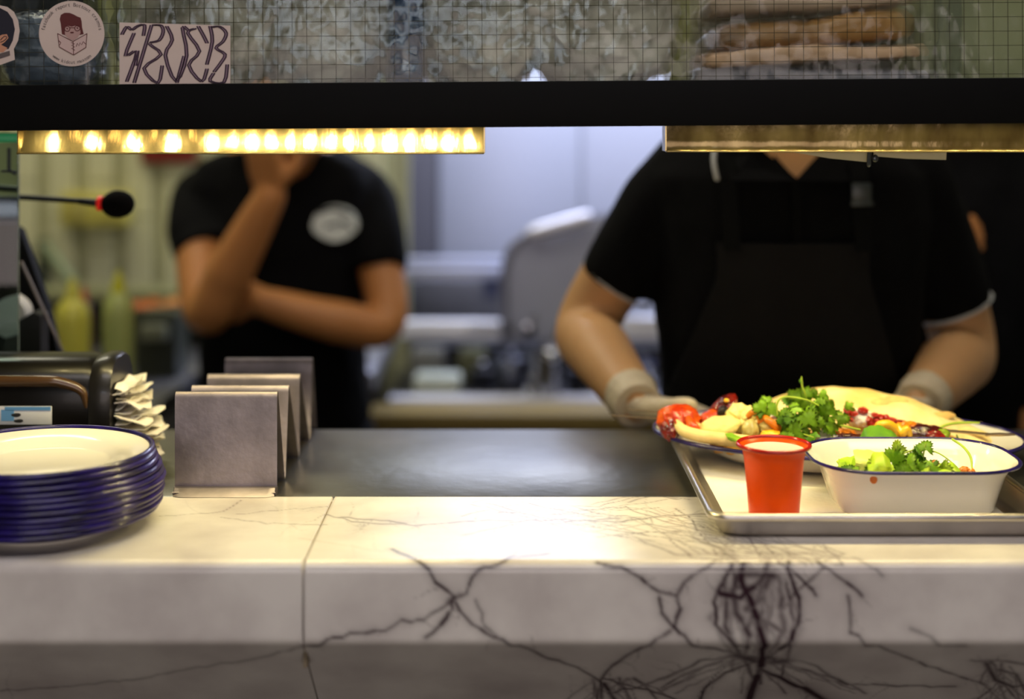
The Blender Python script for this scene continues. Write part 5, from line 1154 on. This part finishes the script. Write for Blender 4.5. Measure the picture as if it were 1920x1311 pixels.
bx('olive_tub', 860, 660, 910, 719.6, 3.56, .1, mat('olive_plastic', (96, 96, 66), .5, var=.1), 'olive tub standing at the back of the range', 'tub', bev=.008)
bx('grey_tub', 770, 660, 832, 719.6, 3.56, .1, mat('grey_plastic', (120, 120, 116), .5, var=.1), 'grey tub at the back left of the range', 'tub', bev=.008)
for i, (px, py, r, lab) in enumerate([(990, 618, .018, 'shiny round knob beside the curved lid'), (1000, 592, .008, 'tiny shiny knob at the foot of the lid')]):
    T = thing('control_knob', lab, 'knob', P(px, py, 3.33)); obj('dial', G().lathe([(0, 0), (r, 0), (r*.9, .018), (0, .02)], T.location, 20, rot=(R(90), 0, 0)), chrome, T)
    obj('shaft', G().lathe([(0, -.03), (.004, -.03), (.004, .001), (0, .001)], T.location, 10, rot=(R(90), 0, 0)), steel, T)
LADLE = thing('ladle', 'steel ladle leaning at the right of the curved lid', 'utensil', P(1050, 640, 3.33))
obj('handle', G().tube([P(1078, 560, 3.32), P(1052, 600, 3.32), P(1035, 660, 3.32)], .004, 8, 3), chrome, LADLE); obj('bowl', G().blob(P(1034, 664, 3.32), (.026, .024, .020), .03), chrome, LADLE)
# ================================================================ ceiling lamps in the kitchen and in front
cl = mat('lamp_diffuser', (240, 244, 255), .5, emit=3); fr_m = mat('lamp_frame', (170, 170, 170), .5)
for (x, y, sx, sy, nm) in ((-1.3, 3.0, 1.0, .4, 'ceiling light above the tiled wall'), (.25, 2.0, 2.4, .3, 'long ceiling light above the workers'), (.2, .15, 1.8, .6, 'ceiling light on the customer side')):
    T = thing('ceiling_light', nm, 'lamp', (x, y, HT)); obj('frame', G().box((x, y, HT-.02), (sx+.04, sy+.04, .038)), fr_m, T); obj('diffuser', G().box((x, y, HT-.043), (sx, sy, .006)), cl, T)
RW = thing('rear_worktop', 'low olive-brown counter ledge between the two workers, behind the steel pass', 'ledge', (P(940, 0, 2.5).x, 2.5, 0))
a = P(690, 775, 3.05); b_ = P(1520, 775, 3.05)
obj('ledge_top', G().box(((a.x+b_.x)/2, 3.10, a.z-.02), (b_.x-a.x, .12, .04), bev=.004), mat('olive_brown_board', (122, 104, 56), .5, var=.08, vs=6), RW)
obj('ledge_front', G().box(((a.x+b_.x)/2, 3.12, (a.z-.04)/2), (b_.x-a.x, .06, a.z-.042)), mat('olive_brown_board', (122, 104, 56), .5, var=.08, vs=6), RW)
